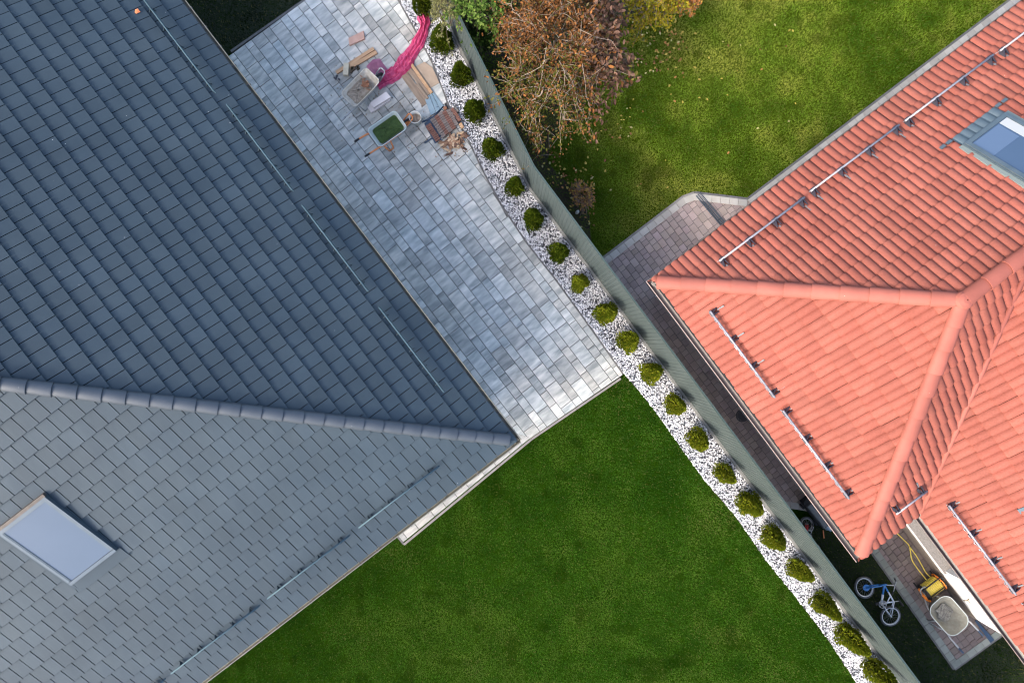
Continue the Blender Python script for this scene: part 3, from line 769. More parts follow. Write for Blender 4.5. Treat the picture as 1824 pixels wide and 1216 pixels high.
def pal(n, cols, w=None, var=.3):
    i = RNG.choice(len(cols), n, p=w); c = np.array(cols)[i]
    return c*RNG.uniform(1-var, 1+var, (n, 1))
THUJA = []
def make_thuja(seed):
    root = thing('thuja_bush', 'x', 'bush', group='thuja bushes in the gravel strip')
    n = 3000; z = RNG.uniform(0, 1, n)**.85
    ang = RNG.uniform(0, 2*np.pi, n); prof = .265*np.clip(1-z**1.5, 0, 1)**.8*np.clip(z/.22+.5, 0, 1)
    lump = 1+.13*np.sin(ang*3+seed)+.12*np.sin(ang*5+z*9+seed*2)+.10*np.sin(ang*2+z*5+seed*4)
    rr = prof*lump*RNG.uniform(.62, 1.0, n)**.6; pos = np.stack([rr*np.cos(ang), rr*np.sin(ang), .04+z*.92], 1)
    out = np.stack([np.cos(ang), np.sin(ang), np.full(n, .9)], 1)+RNG.normal(0, .35, (n, 3))
    c = pal(n, [(.06, .095, .006), (.09, .12, .008), (.035, .065, .005), (.12, .14, .012)] if seed < 2 else [(.155, .19, .010), (.21, .235, .016), (.09, .13, .008), (.29, .27, .025)], [.42, .28, .2, .1], .25)  # darker palette paints shade into the leaves, brighter one paints sunlight
    leaves('crown', pos, out, RNG.uniform(.045, .085, n), .42, c, root, fold=.1)
    b = MB(); b.tube([(0, 0, -.02), (0.01, 0, .45), (0, 0, .85)], .02, 6, r2=.006); b.build('trunk', M_barkd, root, local=True)
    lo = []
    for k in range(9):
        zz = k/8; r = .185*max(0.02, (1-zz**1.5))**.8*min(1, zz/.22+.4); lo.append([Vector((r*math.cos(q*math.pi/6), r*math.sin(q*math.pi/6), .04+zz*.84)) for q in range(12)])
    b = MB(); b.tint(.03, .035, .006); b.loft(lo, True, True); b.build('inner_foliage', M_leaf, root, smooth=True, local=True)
    return root
protos = [make_thuja(s) for s in range(4)]
TH = [(752, 6, .95, 'dark green thuja bush whose foot the pink netting covers'),
 (786, 72, 1.0, 'pointed dark thuja bush in the gravel right of the pink netting'),
 (820, 135, .95, 'dark thuja bush in the gravel beside the sheet of brown cardboard'),
 (847, 196, .95, 'dark thuja bush in the gravel beside the pale blue board'),
 (878, 264, .98, 'round thuja bush in the gravel just below the heap of wood scraps'),
 (915, 331, .88, 'small round thuja bush in the gravel where the fence bends'),
 (951, 390, .92, 'thuja bush in the gravel level with the brown dried shrub across the fence'),
 (994, 448, .96, 'thuja bush in the gravel just above the end of the neighbour brown paving'),
 (1034, 503, .90, 'small thuja bush in the gravel level with the left corner of the red roof'),
 (1077, 556, .96, 'thuja bush third in the gravel above the bottom corner of the grey paving'),
 (1118, 610, 1.05, 'bright wide thuja bush second in the gravel above the bottom corner of the grey paving'),
 (1160, 666, 1.0, 'bright thuja bush in the gravel at the bottom corner of the grey paving'),
 (1203, 721, .98, 'first thuja bush beside the lawn below the grey paving corner'),
 (1244, 782, 1.05, 'thuja bush beside the lawn, level with the round drain cover across the fence'),
 (1290, 843, 1.0, 'third thuja bush beside the lawn counted down from the grey paving'),
 (1334, 896, 1.08, 'thuja bush beside the lawn, just above the level of the black trolley across the fence'),
 (1378, 955, 1.05, 'thuja bush beside the lawn, level with the red bicycle across the fence'),
 (1425, 1017, 1.12, 'thuja bush beside the lawn, fourth up from the bottom edge'),
 (1468, 1076, 1.12, 'thuja bush beside the lawn, level with the blue bicycle across the fence'),
 (1513, 1134, 1.12, 'thuja bush beside the lawn, second up from the bottom edge'),
 (1559, 1196, 1.12, 'lowest thuja bush beside the lawn, cut by the bottom edge')]
for i, (x, y, s, lab) in enumerate(TH):
    src = protos[i % 2 if i < 8 else 2+i % 2]  # upper bushes take the shade-coloured copies, lower ones the sunlit-coloured copies
    if i in (0, 1, 8, 9): o = src
    else:
        o = src.copy(); COL.objects.link(o)
        for ch in src.children:
            c = ch.copy(); COL.objects.link(c); c.parent = o
    p = P(x, y, .42); o.location = (p.x, p.y, 0); o.rotation_euler = (random.uniform(-.06, .06), random.uniform(-.06, .06), random.uniform(0, 6.28))
    s *= random.uniform(.86, .96)*(.9 if i > 12 else 1); o.scale = (s*random.uniform(.86, 1.02), s*random.uniform(.86, 1.02), s*random.uniform(1.15, 1.4)); o['label'] = lab; o['group'] = 'thuja bushes in the gravel strip'

def tree(px, zc, rad, hgt, label, cat, name, nmain, nsub, ntwig, leafn, lsize, colf, ell=(1, 1), bark=M_bark, base=None, wid=.6, up=.55, sag=.0):
    c = P(*px, zc); bx = P(*(base or px), 0)
    root = thing(name, label, cat, (bx.x, bx.y, 0))
    b = MB(); top = Vector((bx.x, bx.y, hgt*.18)); cc = Vector((c.x, c.y, 0))
    b.tube([Vector((bx.x, bx.y, -.05)), top], .06*hgt/3+.01, 8, r2=.05*hgt/3+.01)
    tips = []
    def curve(a, e, k=5, bow=.15):
        out = []
        for i in range(k+1):
            t = i/k; p = a.lerp(e, t); p.z += bow*math.sin(math.pi*t)*(e-a).length; out.append(p)
        for p in out[1:]: p += Vector((random.gauss(0, .015), random.gauss(0, .015), random.gauss(0, .01)))*(e-a).length*1.5
        return out
    for i in range(nmain):
        a = 2*math.pi*(i+random.uniform(-.3, .3))/nmain; r = rad*random.uniform(.35, .62)
        e = cc+Vector((math.cos(a)*r*ell[0], math.sin(a)*r*ell[1], hgt*random.uniform(.66, .88)))
        m_ = curve(top, e); b.tube(m_, .018*hgt/3+.003, 6, r2=.009)
        for j in range(nsub):
            s = m_[random.randint(2, 5)]; a2 = a+random.gauss(0, .75); r2 = rad*(random.uniform(.08, .95)**.5)*(1+.13*math.sin(3*a2+1)+.09*math.sin(7*a2+2))
            zz = hgt*(.45+.5*math.sqrt(max(0, 1-(r2/rad)**2))+random.uniform(-.12, .1))
            e2 = cc+Vector((math.cos(a2)*r2*ell[0], math.sin(a2)*r2*ell[1], zz))
            s_ = curve(s, e2, 5, .10); b.tube(s_, .011*hgt/3+.002, 5, r2=.004)
            for k in range(ntwig):
                q = s_[random.randint(2, 5)]; d = Vector((random.gauss(0, 1), random.gauss(0, 1), random.gauss(.25, .6))).normalized()*rad*random.uniform(.12, .3)
                w_ = curve(q, q+d, 3, .05); b.tube(w_, .005, 4, r2=.002)
                tips += [(p, d) for p in w_]
            tips += [(p, e2-s) for p in s_[2:]]
    if sag:                                                # open crown: inner twigs and long pale shoots over the leaves
        for k in range(110):
            a = random.uniform(0, 6.283); r = rad*.5*math.sqrt(random.random()); q = cc+Vector((math.cos(a)*r, math.sin(a)*r, hgt*random.uniform(.72, .98)))
            d = Vector((random.gauss(0, 1), random.gauss(0, 1), .5)).normalized()*rad*.2; w_ = curve(q, q+d, 3, .05); b.tube(w_, .005, 4, r2=.002); tips += [(p_, d) for p_ in w_]
        for k in range(18):
            a = random.uniform(0, 6.283); r0 = rad*random.uniform(.12, .5); r1 = rad*random.uniform(.75, 1.08)
            a1 = a+random.gauss(0, .25); q = cc+Vector((math.cos(a)*r0*ell[0], math.sin(a)*r0*ell[1], hgt*random.uniform(.9, 1.02))); e = cc+Vector((math.cos(a1)*r1*ell[0], math.sin(a1)*r1*ell[1], hgt*random.uniform(.55, .8)))
            w_ = curve(q, e, 6, .12); b.tube(w_, .0065, 5, r2=.002); tips += [(p_, e-q) for p_ in w_[4:]]*2
    tr = b.build('trunk', bark, root)
    if not leafn: return root
    T = np.array([p for p, d in tips]); D = np.array([d.normalized() for p, d in tips])
    i = RNG.integers(0, len(T), leafn); pos = T[i]+RNG.normal(0, .045, (leafn, 3))*rad*.8
    ax = D[i]*.8+RNG.normal(0, .6, (leafn, 3)); ax[:, 2] -= sag
    col, sz = colf(pos, leafn)
    off = np.array(wloc(root))
    leaves('crown', pos-off, ax, sz*lsize, wid, col, root, up=up)
    return root
def autumn(pos, n):
    X = 912+pos[:, 0]*F/(H-pos[:, 2]); Y = 608-pos[:, 1]*F/(H-pos[:, 2])
    c = pal(n, [(.17, .075, .028), (.28, .115, .035), (.11, .055, .024), (.11, .09, .022)], [.38, .28, .2, .14], .35)
    g = pal(n, [(.08, .085, .014), (.12, .10, .02), (.05, .06, .012), (.18, .08, .03)], [.4, .25, .2, .15], .3)
    mv = pal(n, [(.15, .082, .055), (.20, .115, .08), (.10, .055, .035), (.13, .10, .045)], [.4, .25, .2, .15], .3)
    lowl = np.clip((Y-70)/70, 0, 1)*np.clip((1070-X)/60, 0, 1); rt = np.clip((X-1030)/50, 0, 1)
    u = RNG.random(n)
    c[u < lowl*.75] = g[u < lowl*.75]; k = RNG.random(n) < rt*.85; c[k] = mv[k]
    sz = RNG.uniform(.6, 1.2, n)*(1+.75*rt)
    return c, sz
tree((992, 80), 2.3, 1.56, 3.0, 'copper and brown autumn tree with bare pale twigs behind the fence', 'tree', 'autumn_tree', 13, 9, 6, 18000, .063, autumn, ell=(.92, 1.15), base=(985, 110), wid=.5, sag=.15)
def pf(cols, w, lo=.7, hi=1.3): return lambda pos, n: (pal(n, cols, w, .3), RNG.uniform(lo, hi, n))
tree((852, -14), 2.2, .78, 2.6, 'vivid green leafy shrub leaning over the top of the fence', 'shrub', 'green_shrub', 9, 7, 5, 5200, .07, pf([(.10, .17, .03), (.16, .22, .05), (.06, .11, .02)], [.5, .25, .25]), ell=(1.0, 1.0), base=(850, -25), bark=M_barkd)
tree((800, 2), 2.0, .46, 2.2, 'pale olive fine leaved shrub at the top of the gravel strip', 'shrub', 'olive_shrub', 8, 6, 4, 4200, .045, pf([(.20, .20, .085), (.26, .25, .11), (.13, .14, .05)], [.5, .3, .2]), base=(815, -15), bark=M_barkd, wid=.4)
tree((856, 75), .6, .42, 1.0, 'low dark green undergrowth bush in shade right of the fence top', 'bush', 'dark_green_bush', 7, 5, 4, 1500, .06, pf([(.035, .075, .015), (.06, .11, .02), (.10, .15, .03)], [.5, .35, .15]), bark=M_barkd)
tree((1165, 2), 1.3, .78, 1.7, 'bright yellow leaved shrub at the edge of the lawn', 'shrub', 'yellow_shrub', 9, 7, 5, 4800, .055, pf([(.33, .27, .02), (.42, .32, .025), (.22, .22, .02), (.32, .19, .03)], [.4, .25, .25, .1]), ell=(.9, .75), bark=M_bark)
tree((1222, -6), 1.0, .42, 1.3, 'small orange autumn shrub beside the yellow shrub', 'shrub', 'orange_shrub', 7, 5, 5, 1500, .05, pf([(.50, .20, .06), (.42, .24, .05), (.30, .13, .05)], [.45, .3, .25]), bark=M_bark)
tree((1036, 352), .4, .37, .75, 'small dried brown shrub with a few yellow leaves by the fence', 'shrub', 'dried_shrub', 11, 6, 4, 520, .05, pf([(.30, .15, .06), (.36, .22, .06), (.17, .10, .06), (.40, .27, .05)], [.3, .25, .25, .2]), ell=(.72, 1.1), bark=mat('dry_stems', (.14, .085, .07), (.2, .13, .10), 20, 3))
# fallen leaves on the neighbour's lawn and soil
def fallen():
    px = []
    def cl(n, x0, x1, y0, y1):
        for _ in range(n): px.append((random.uniform(x0, x1), random.uniform(y0, y1)))
    cl(60, 1120, 1210, 35, 130); cl(70, 930, 1130, 175, 260); cl(25, 950, 1100, 250, 340); cl(22, 1060, 1300, 60, 340); cl(80, 880, 1010, 150, 330); cl(12, 1300, 1420, 20, 240); cl(60, 980, 1060, 290, 420)
    for _ in range(80): px.append((random.gauss(1175, 35), random.gauss(80, 40)))
    pos = np.array([(*P(x, y)[:2], random.uniform(.02, .06)) for x, y in px]); n = len(pos)
    m = inpoly(pos[:, 0], pos[:, 1], LAWN_RIGHT); pos = pos[m]; n = len(pos)
    ax = RNG.normal(0, 1, (n, 3)); ax[:, 2] *= .2
    leaves('fallen_leaves', pos, ax, RNG.uniform(.04, .085, n), .6, pal(n, [(.42, .33, .08), (.38, .19, .07), (.5, .45, .2), (.25, .12, .06)], [.4, .25, .2, .15]), up=.9, kind='stuff')
fallen()
p = PL1.pt(*PL1.uv(243, 22, .03), .03)
b = MB(); b.tint(1, 1, 1); b.add([p+Vector(q) for q in ((-.05, -.02, .0), (.0, -.04, .02), (.06, .0, .0), (.02, .05, .02), (-.03, .04, .01))], [(0, 1, 2, 3, 4)])
b.add([p+Vector(q)-Vector((0, 0, .003)) for q in ((-.05, -.02, .0), (.0, -.04, .02), (.06, .0, .0), (.02, .05, .02), (-.03, .04, .01))], [(4, 3, 2, 1, 0)])
b.solo('fallen_leaf', mat('orange_leaf', (.55, .16, .06), (.45, .12, .04), 20, 2), 'single orange leaf lying on the slate roof', 'leaf', p)

# ---------------------------------------------------------------- things on the grey paving
GZ = .032
def W(x, y, z=GZ): return P(x, y, z)
def ang(a, c): d = P(*c)-P(*a); return math.atan2(d.y, d.x)
def rrect(lx, ly, r, z, n=5, ox=0.0):
    out = []
    for cx, cy, a0 in ((lx/2-r, ly/2-r, 0), (-lx/2+r, ly/2-r, 90), (-lx/2+r, -ly/2+r, 180), (lx/2-r, -ly/2+r, 270)):
        for k in range(n+1):
            a = R(a0+90*k/n); out.append(Vector((cx+math.cos(a)*r+ox, cy+math.sin(a)*r, z)))
    return out
M_orange = mat('orange_tube', (.62, .20, .06), (.72, .26, .09), 9, 3, rough=.45)
M_rubber = mat('black_rubber', (.02, .02, .022), rough=.8)
M_traygrey = mat('galvanised_tray', (.42, .48, .47), (.52, .57, .56), 6, 4, rough=.5, metal=.3)
M_traywhite = mat('worn_white_tray', (.48, .44, .38), (.64, .60, .53), 6, 5, rough=.7, fine=(14, (.75, .72, .66)))
M_traycem = mat('cement_stained_tray', (.19, .19, .165), (.28, .28, .245), 5, 5, rough=.8, fine=(16, (.85, .82, .76)))
M_steel = mat('dull_steel', (.33, .34, .34), (.42, .43, .43), 12, 3, rough=.5, metal=.5)
M_rust = mat('rusty_brown', (.20, .09, .05), (.28, .13, .07), 12, 4, rough=.9)
def wheelbarrow(label, c, fwd, ln, wd, mtray, mtube, mgrip=None, round_front=False, mrim=None, zt=.56, hspread=.8):
    p = P(*c, zt); root = thing('wheelbarrow', label, 'wheelbarrow', (p.x, p.y, GZ), fwd)
    s = ln/.8
    if round_front: rc = .20*s
    else: rc = .085*s
    def rr(f, fy, z, ox=0): return rrect(ln*f, wd*fy, rc*f, z, 6, ox)
    b = MB(); z1 = zt-GZ; z0 = z1-.26*s
    out = [rr(.62, .62, z0, .02), rr(.66, .67, z0+.02, .02), rr(.97, .97, z1-.015)]; inn = [rr(.955, .945, z1-.004), rr(.65, .65, z0+.03, .02), rr(.60, .60, z0+.014, .02)]
    b.loft(out, True); b.loft([l for l in inn], False, True)
    # the rim turns over between the two skins
    b.loft([out[-1], rr(1.0, 1.0, z1-.004), rr(.985, .98, z1+.008), inn[0]])
    tr = b.build('tray', mtray, root, smooth=True, local=True)
    try: tr.data.set_sharp_from_angle(angle=R(50))
    except Exception: pass
    t = MB(); t.tube(rr(.992, .99, z1+.004), .010, 6, True); t.build('rim', mrim or mtray, tr, smooth=True, local=True)
    hb = -ln*.5
    for sd in (-1, 1):
        y0 = sd*wd*.30; yh = sd*wd*hspread*.5
        t = MB(); t.tube([(ln*.52, sd*.05, .18*s), (ln*.25, y0, z0-.03), (hb*.6, y0*1.15, z0+.02), (hb-.06*s, yh, z0+.16*s), (hb-.30*s, yh*1.02, z0+.20*s)], .020, 8)
        h = t.build('handle', mtube, root, smooth=True, local=True)
        t = MB(); t.tube([(hb-.27*s, yh*1.02, z0+.195*s), (hb-.40*s, yh*1.02, z0+.21*s)], .024, 8); t.build('grip', mgrip or M_rubber, h, smooth=True, local=True)
        t = MB(); t.tube([(hb*.25, sd*wd*.36, z0), (hb*.30, sd*wd*.52, .12), (hb*.34, sd*wd*.52, .01), (hb*.62, sd*wd*.52, .01), (hb*.72, sd*wd*.44, z0+.03)], .018, 8)
        t.build('leg', mtube, root, smooth=True, local=True)
    wc = ln*.56; t = MB(); t.tube([(wc+.135*s*math.cos(a), 0, .165*s+.135*s*math.sin(a)) for a in [2*math.pi*k/20 for k in range(20)]], .028*s, 8, True)
    wh = t.build('wheel', M_rubber, root, smooth=True, local=True)
    t = MB(); t.tube([(wc, -.035, .185*s), (wc, .035, .185*s)], .09*s, 14); t.build('rim', mtube, wh, local=True)
    t = MB(); t.tube([(wc, -.06*s, .185*s), (wc-.02, -.075*s, .185*s), (wc+.17*s, -.075*s, z0+.05*s), (wc+.20*s, -.04*s, z0+.06*s), (wc+.20*s, .04*s, z0+.06*s), (wc+.17*s, .075*s, z0+.05*s), (wc-.02, .075*s, .185*s), (wc, .06*s, .185*s)], .016, 7); t.build('wheel_guard', mtube, root, smooth=True, local=True)
    return root, z0+GZ, z1+GZ
def heap(name, c, fwd, lx, ly, zlo, zhi, m, label, cat, rough=.02, rc=.08, kind=None, seed=1):
    """a loose filling: a bumpy dome over a rounded rectangle"""
    p = P(*c, zhi); b = MB(); n = 26
    loops = []
    for k in range(10):
        t = k/9; loops.append([Vector((q.x, q.y, 0)) for q in rrect(lx*(1-t)+.01, ly*(1-t)+.01, rc*(1-t)+.002, 0, 6)])
    rnd = random.Random(seed); vs = []
    for k, l in enumerate(loops):
        t = k/9; row = []
        for q in l:
            z = zlo+(zhi-zlo)*math.sin(t*math.pi/2)+rnd.uniform(-rough, rough)*(t > 0)
            a = math.cos(fwd)*q.x-math.sin(fwd)*q.y+p.x, math.sin(fwd)*q.x+math.cos(fwd)*q.y+p.y
            row.append(Vector((a[0]+rnd.uniform(-.008, .008), a[1]+rnd.uniform(-.008, .008), z)))
        vs.append(row)
    b.loft(vs, False, True)
    return b.solo(name, m, label, cat, (p.x, p.y, zlo), smooth=True, kind=kind)
f2 = ang((678, 250), (716, 221))
wb2, z0, z1 = wheelbarrow('wheelbarrow with orange tube frame and grey tray full of grass clippings', (690, 229.5), R(35), .76, .49, M_traygrey, M_orange)
M_clip = mat('grass_clippings', (.022, .048, .010), (.05, .09, .022), 14, 6, rough=1.0, bump=(70, 1.0, .02))
heap('grass_clippings', (690.5, 229), R(35), .64, .385, z1-.09, z1-.055, M_clip, 'dark green grass clippings filling the orange framed wheelbarrow', 'clippings', .014, .07)
def clip_blades():
    o = P(690.5, 229, z1-.05); n = 2600; x = RNG.uniform(-.30, .30, n); y = RNG.uniform(-.18, .18, n); a = R(35)
    return o
wb1, z0b, z1b = wheelbarrow('worn whitish wheelbarrow holding pale rubble, handles towards the slate house', (642, 156), R(46), .82, .45, M_traywhite, M_steel, M_steel)
M_rubble = mat('pale_rubble', (.26, .225, .18), (.44, .40, .34), 16, 6, rough=1.0, bump=(60, 1.0, .02), fine=(30, (.6, .55, .5)))
heap('rubble', (637.5, 160.5), R(46), .56, .36, z1b-.13, z1b-.075, M_rubble, 'pale sandy rubble lying in the worn white wheelbarrow', 'rubble', .018, .06, seed=3)
b = MB(); pc = P(650, 150, z1b-.06)
for k in range(26):
    q = pc+Vector((random.gauss(0, .05), random.gauss(0, .06), random.uniform(-.03, .03))); b.box(q, (random.uniform(.03, .09), random.uniform(.015, .03), .012), M=Matrix.Rotation(random.uniform(0, 6), 3, 'Z') @ Matrix.Rotation(random.uniform(-.5, .5), 3, 'X'))
b.solo('bark_scraps', M_rust, 'rust brown scraps of bark lying on the rubble in the white wheelbarrow', 'scraps', pc-Vector((0, 0, .05)))

M_timber = mat('timber', (.36, .21, .11), (.52, .33, .19), 3.0, 4, rough=.8, stretch=(R(-35), .8, 8, 1))
M_timber2 = mat('weathered_board', (.20, .145, .10), (.33, .25, .18), 3.0, 4, rough=.85, stretch=(R(52), .8, 8, 1))
def plank(a, c, w, t, z, m, label, groove=False, cat='plank', name='timber_plank'):
    p, q = W(*a, z+t/2), W(*c, z+t/2); b = MB()
    b.bar(p, q, w, t)
    base = (p+q)/2; base.z = z
    o = b.solo(name, m, label, cat, base, 'planks left on the grey paving')
    md = o.modifiers.new('bevel', 'BEVEL'); md.width = .004; md.segments = 2
    return o
plank((599, 130), (666, 87), .075, .05, GZ, M_timber, 'longer orange brown timber plank beside the worn wheelbarrow')
plank((623, 121), (671, 93), .085, .045, GZ+.002, M_timber, 'shorter orange brown timber plank lying against the longer one')
b = MB(); p = W(618, 126); b.box((p.x, p.y, .085), (.12, .27, .10), R(-4)); b.box((p.x, p.y-.06, .136), (.03, .03, .004))
o = b.solo('concrete_block', mat('beige_block', (.44, .38, .27), (.55, .49, .37), 12, 3, rough=.9), 'small beige concrete block leaning on the longer timber plank', 'block', (p.x, p.y, GZ))
md = o.modifiers.new('bevel', 'BEVEL'); md.width = .008; md.segments = 2
b = MB(); b.prism(poly([(622, 71), (624, 84), (651, 72), (649, 58)]), GZ, GZ+.055, bevel=.004)
b.solo('terracotta_slab', mat('salmon_slab', (.42, .25, .19), (.52, .33, .26), 8, 4, rough=.9), 'pale salmon slab alone near the top of the grey paving', 'slab', W(637, 71))
M_foam = mat('white_foam', (.62, .58, .58), (.68, .64, .63), 5, 3, rough=.85)
for (pg, z, lab) in (([(653, 189), (661, 201), (695, 178), (687, 167)], GZ, 'lower white foam block under the other one'), ([(659, 183), (665, 192), (696, 173), (688, 163)], GZ+.09, 'upper white foam block resting on the other one')):
    b = MB(); b.prism(poly(pg, z+.085), z, z+.085, bevel=.004); b.solo('foam_block', M_foam, lab, 'block', W(674, 182, z), 'white foam blocks between the wheelbarrows')
# dark odds and ends beside the worn wheelbarrow
for (x, y, s, m, lab) in ((634, 125, .11, M_barkd, 'dark clod of earth between the planks and the worn wheelbarrow'), (599, 139, .06, M_blackm, 'small dark scrap below the end of the longer timber plank')):
    b = MB(); p = W(x, y)
    for k in range(5): b.box(p+Vector((random.gauss(0, s*.5), random.gauss(0, s*.4), s*.3)), (s*random.uniform(.4, .9), s*random.uniform(.3, .7), s*.5), random.uniform(0, 3))
    b.solo('earth_clod' if s > .1 else 'scrap', m, lab, 'debris', p)
# bucket
p = P(741.5, 213.5, .15); b = MB(); n = 24
def ring(r, z, c=(0, 0)): return [Vector((p.x+c[0]+r*math.cos(2*math.pi*k/n), p.y+c[1]+r*math.sin(2*math.pi*k/n), z)) for k in range(n)]
bk = thing('bucket', 'grey white plastic bucket with brown slurry beside the orange framed wheelbarrow', 'bucket', (p.x, p.y, GZ))
b.loft([ring(.105, GZ), ring(.135, .325), ring(.142, .33), ring(.142, .345), ring(.128, .345), ring(.115, .2), ring(.10, GZ+.01)], True, True); b.build('pail', mat('grey_plastic', (.46, .47, .44), (.55, .56, .53), 8, 3, rough=.5), bk, smooth=True)
b = MB(); b.tube([ring(.145, .33)[k] + Vector((0, 0, -.002*0)) for k in range(0, 13)], .004, 5); b.build('bail_handle', M_steel, bk)
b = MB(); b.loft([ring(.117, .21), ring(.09, .222), ring(.03, .23)], False, True)
b.solo('brown_slurry', mat('brown_slurry', (.10, .07, .045), (.36, .29, .23), 18, 4, rough=.6), 'brown slurry with pale lumps inside the bucket', 'slurry', (p.x, p.y, .2), smooth=True)

# pink netting
def netting():
    ctr = [(752, 27, 11), (757.5, 40, 9), (753, 58, 11), (742, 80, 13), (728, 100, 14.5), (717, 117, 14), (706, 128, 15), (692, 137, 14), (679, 144, 13), (670, 149, 11)]
    pts = []; K = 60
    for i in range(K+1):
        t = i/K*(len(ctr)-1); j = min(int(t), len(ctr)-2); f = t-j
        f = f*f*(3-2*f)*.5+f*.5
        pts.append([ctr[j][q]*(1-f)+ctr[j+1][q]*f for q in range(3)])
    wp_ = [W(x, y, GZ+.05) for x, y, w in pts]; M_ = 26; b = MB(); rows = []
    for i, (x, y, w) in enumerate(pts):
        a, c = wp_[max(0, i-1)], wp_[min(K, i+1)]; d = (c-a); d.z = 0; d.normalize(); n = Vector((-d.y, d.x, 0))
        hw = w/78*.9*(1+.10*math.sin(i*.45)+.08*math.sin(i*.21+1)+.05*math.sin(i*1.1)); row = []
        for k in range(M_+1):
            s = k/M_*2-1
            fold = .034*math.sin(7*s+i*.06+1.2*math.sin(i*.07))+.024*math.sin(15*s-i*.07)+.014*math.sin(27*s+i*.11)+.010*math.sin(i*.9+s*5)+.009*math.sin(i*1.9-s*11)+random.gauss(0, .006)
            z = GZ+.012+.085*(1-s*s)**.6+fold*(1-s*s)**.4
            row.append(wp_[i]*1+n*(s*hw)+Vector((0, 0, max(.006, z-GZ)-.05)))
        rows.append(row)
    vs = [p for r in rows for p in r]; m = M_+1
    b.tint(1, 1, 1)
    b.add(vs, [(i*m+k, i*m+k+1, (i+1)*m+k+1, (i+1)*m+k) for i in range(K) for k in range(M_)])
    root = thing('debris_netting', 'crumpled pink netting trailing from the gravel strip to the worn wheelbarrow', 'netting', W(706, 128))
    o = b.build('netting_roll', mat('pink_netting', (.58, .028, .135), (.78, .15, .33), 9, 6, rough=.55, trans=.35, alpha=.94, stretch=(R(-45), 3, .8, 1)), root, smooth=True)
    Mp = mat('sheer_pink_netting', (.50, .14, .28), (.62, .26, .42), 6, 4, rough=.6, trans=.4, alpha=.55)
    for pg in ([(652, 118), (664, 106), (676, 104), (686, 118), (697, 130), (684, 140), (668, 138), (660, 128)], [(668, 148), (684, 143), (699, 139), (694, 150), (684, 157), (674, 155)]):
        b = MB(); q = poly(pg, GZ+.02); c = sum(q, Vector((0, 0)))/len(q); vs = [(*c, GZ+.05)]; n = len(q); R_ = 5
        for r in range(1, R_+1):
            for k in range(n*3):
                a = q[(k//3) % n].lerp(q[(k//3+1) % n], (k % 3)/3); pt = c.lerp(a, r/R_); vs.append((*pt, GZ+.012+.03*random.random()*(r < R_)))
        N3 = n*3; fs = [(0, 1+k, 1+(k+1) % N3) for k in range(N3)]
        for r in range(R_-1): fs += [(1+r*N3+k, 1+(r+1)*N3+k, 1+(r+1)*N3+(k+1) % N3, 1+r*N3+(k+1) % N3) for k in range(N3)]
        b.add(vs, fs); b.build('loose_fold', Mp, root, smooth=True)
netting()
# boards, cardboard, blue board
plank((722, 117), (765, 168), .12, .022, GZ, M_timber2, 'wide weathered brown board nearest the wheelbarrows', name='board', cat='board')
plank((717, 128), (758, 186), .17, .02, GZ-.001, M_timber2, 'broad grey brown board under the other boards', name='board', cat='board')
plank((729, 110), (769, 166), .07, .035, GZ+.022, M_timber, 'narrow upper board with pale edge beside the cardboard', name='board', cat='board')
plank((743, 150), (762, 176), .06, .03, GZ+.024, M_timber2, 'short dark offcut lying on the brown boards', name='board', cat='board')
b = MB(); b.prism(poly([(740, 120), (757, 112), (771, 122), (783, 149), (764, 160), (753, 140)]), GZ+.004, GZ+.016)
b.solo('cardboard_sheet', mat('cardboard', (.30, .225, .165), (.37, .285, .21), 5, 3, rough=.95), 'brown cardboard sheet lying by the gravel edge', 'cardboard', W(762, 136))
pb = thing('blue_board', 'pale blue ribbed board lying between the boards and the brown tiles', 'board', W(778, 188))
M_blue = mat('pale_blue_board', (.17, .25, .30), (.25, .34, .385), 4, 3, rough=.55)
L0, L1 = [(758.5, 176), (763, 170), (773, 167)], [(768, 207), (780, 202), (793, 195)]
for k, pg in enumerate(([(758, 180), (760, 174), (765, 170.5), (777, 202), (768, 207)], [(765.6, 170.2), (769.5, 168), (785, 198.5), (777.6, 201.7)], [(770.1, 167.8), (773, 166.5), (793, 194), (785.6, 198.2)])):
    b = MB(); b.prism(poly(pg), GZ+.006, GZ+.03, bevel=.004); b.build('panel', M_blue, pb)
# brown tile stacks on a navy hand truck
ht = thing('hand_truck', 'navy blue hand truck lying flat under the rows of brown tiles', 'hand truck', W(785, 222))
M_navy = mat('navy_paint', (.022, .045, .085), (.03, .06, .105), 8, 3, rough=.5)
b = MB(); b.prism(poly([(756, 222), (768, 211), (787, 250), (775, 257)]), GZ, GZ+.02, bevel=.003); b.build('toe_plate', M_navy, ht)
b = MB(); b.tube([W(756, 255, .05), W(768, 247, .05), W(790, 240, .05)], .018, 8); b.tube([W(752, 218, .05), W(772, 208, .05), W(790, 190, .05), W(778, 191, .05)], .02, 8); b.build('frame_tube', M_navy, ht, smooth=True)
M_tiler = mat('old_brown_tile', (.17, .075, .055), (.27, .125, .09), 14, 5, rough=.9, fine=(22, (.7, .8, .85)))
M_tileg = mat('grey_brown_tile', (.14, .115, .105), (.23, .195, .18), 9, 5, rough=.9)
ROWS = [((763, 224), (781, 251), .13, 0), ((770, 213), (792, 245), .10, 1), ((777, 208), (797, 240), .10, 0), ((784, 203), (803, 236), .11, 1), ((791, 200), (809, 231), .11, 0), ((799, 198), (814, 224), .09, 1), ((806, 195), (819, 217), .08, 0)]
LBL = ['first row of old brown tiles, nearest the bucket', 'second row of old tiles from the bucket, greyish', 'third row of old brown tiles from the bucket', 'fourth row of old tiles from the bucket, greyish', 'fifth row of old brown tiles from the bucket', 'sixth row of old tiles from the bucket, greyish', 'seventh row of old brown tiles, nearest the gravel']
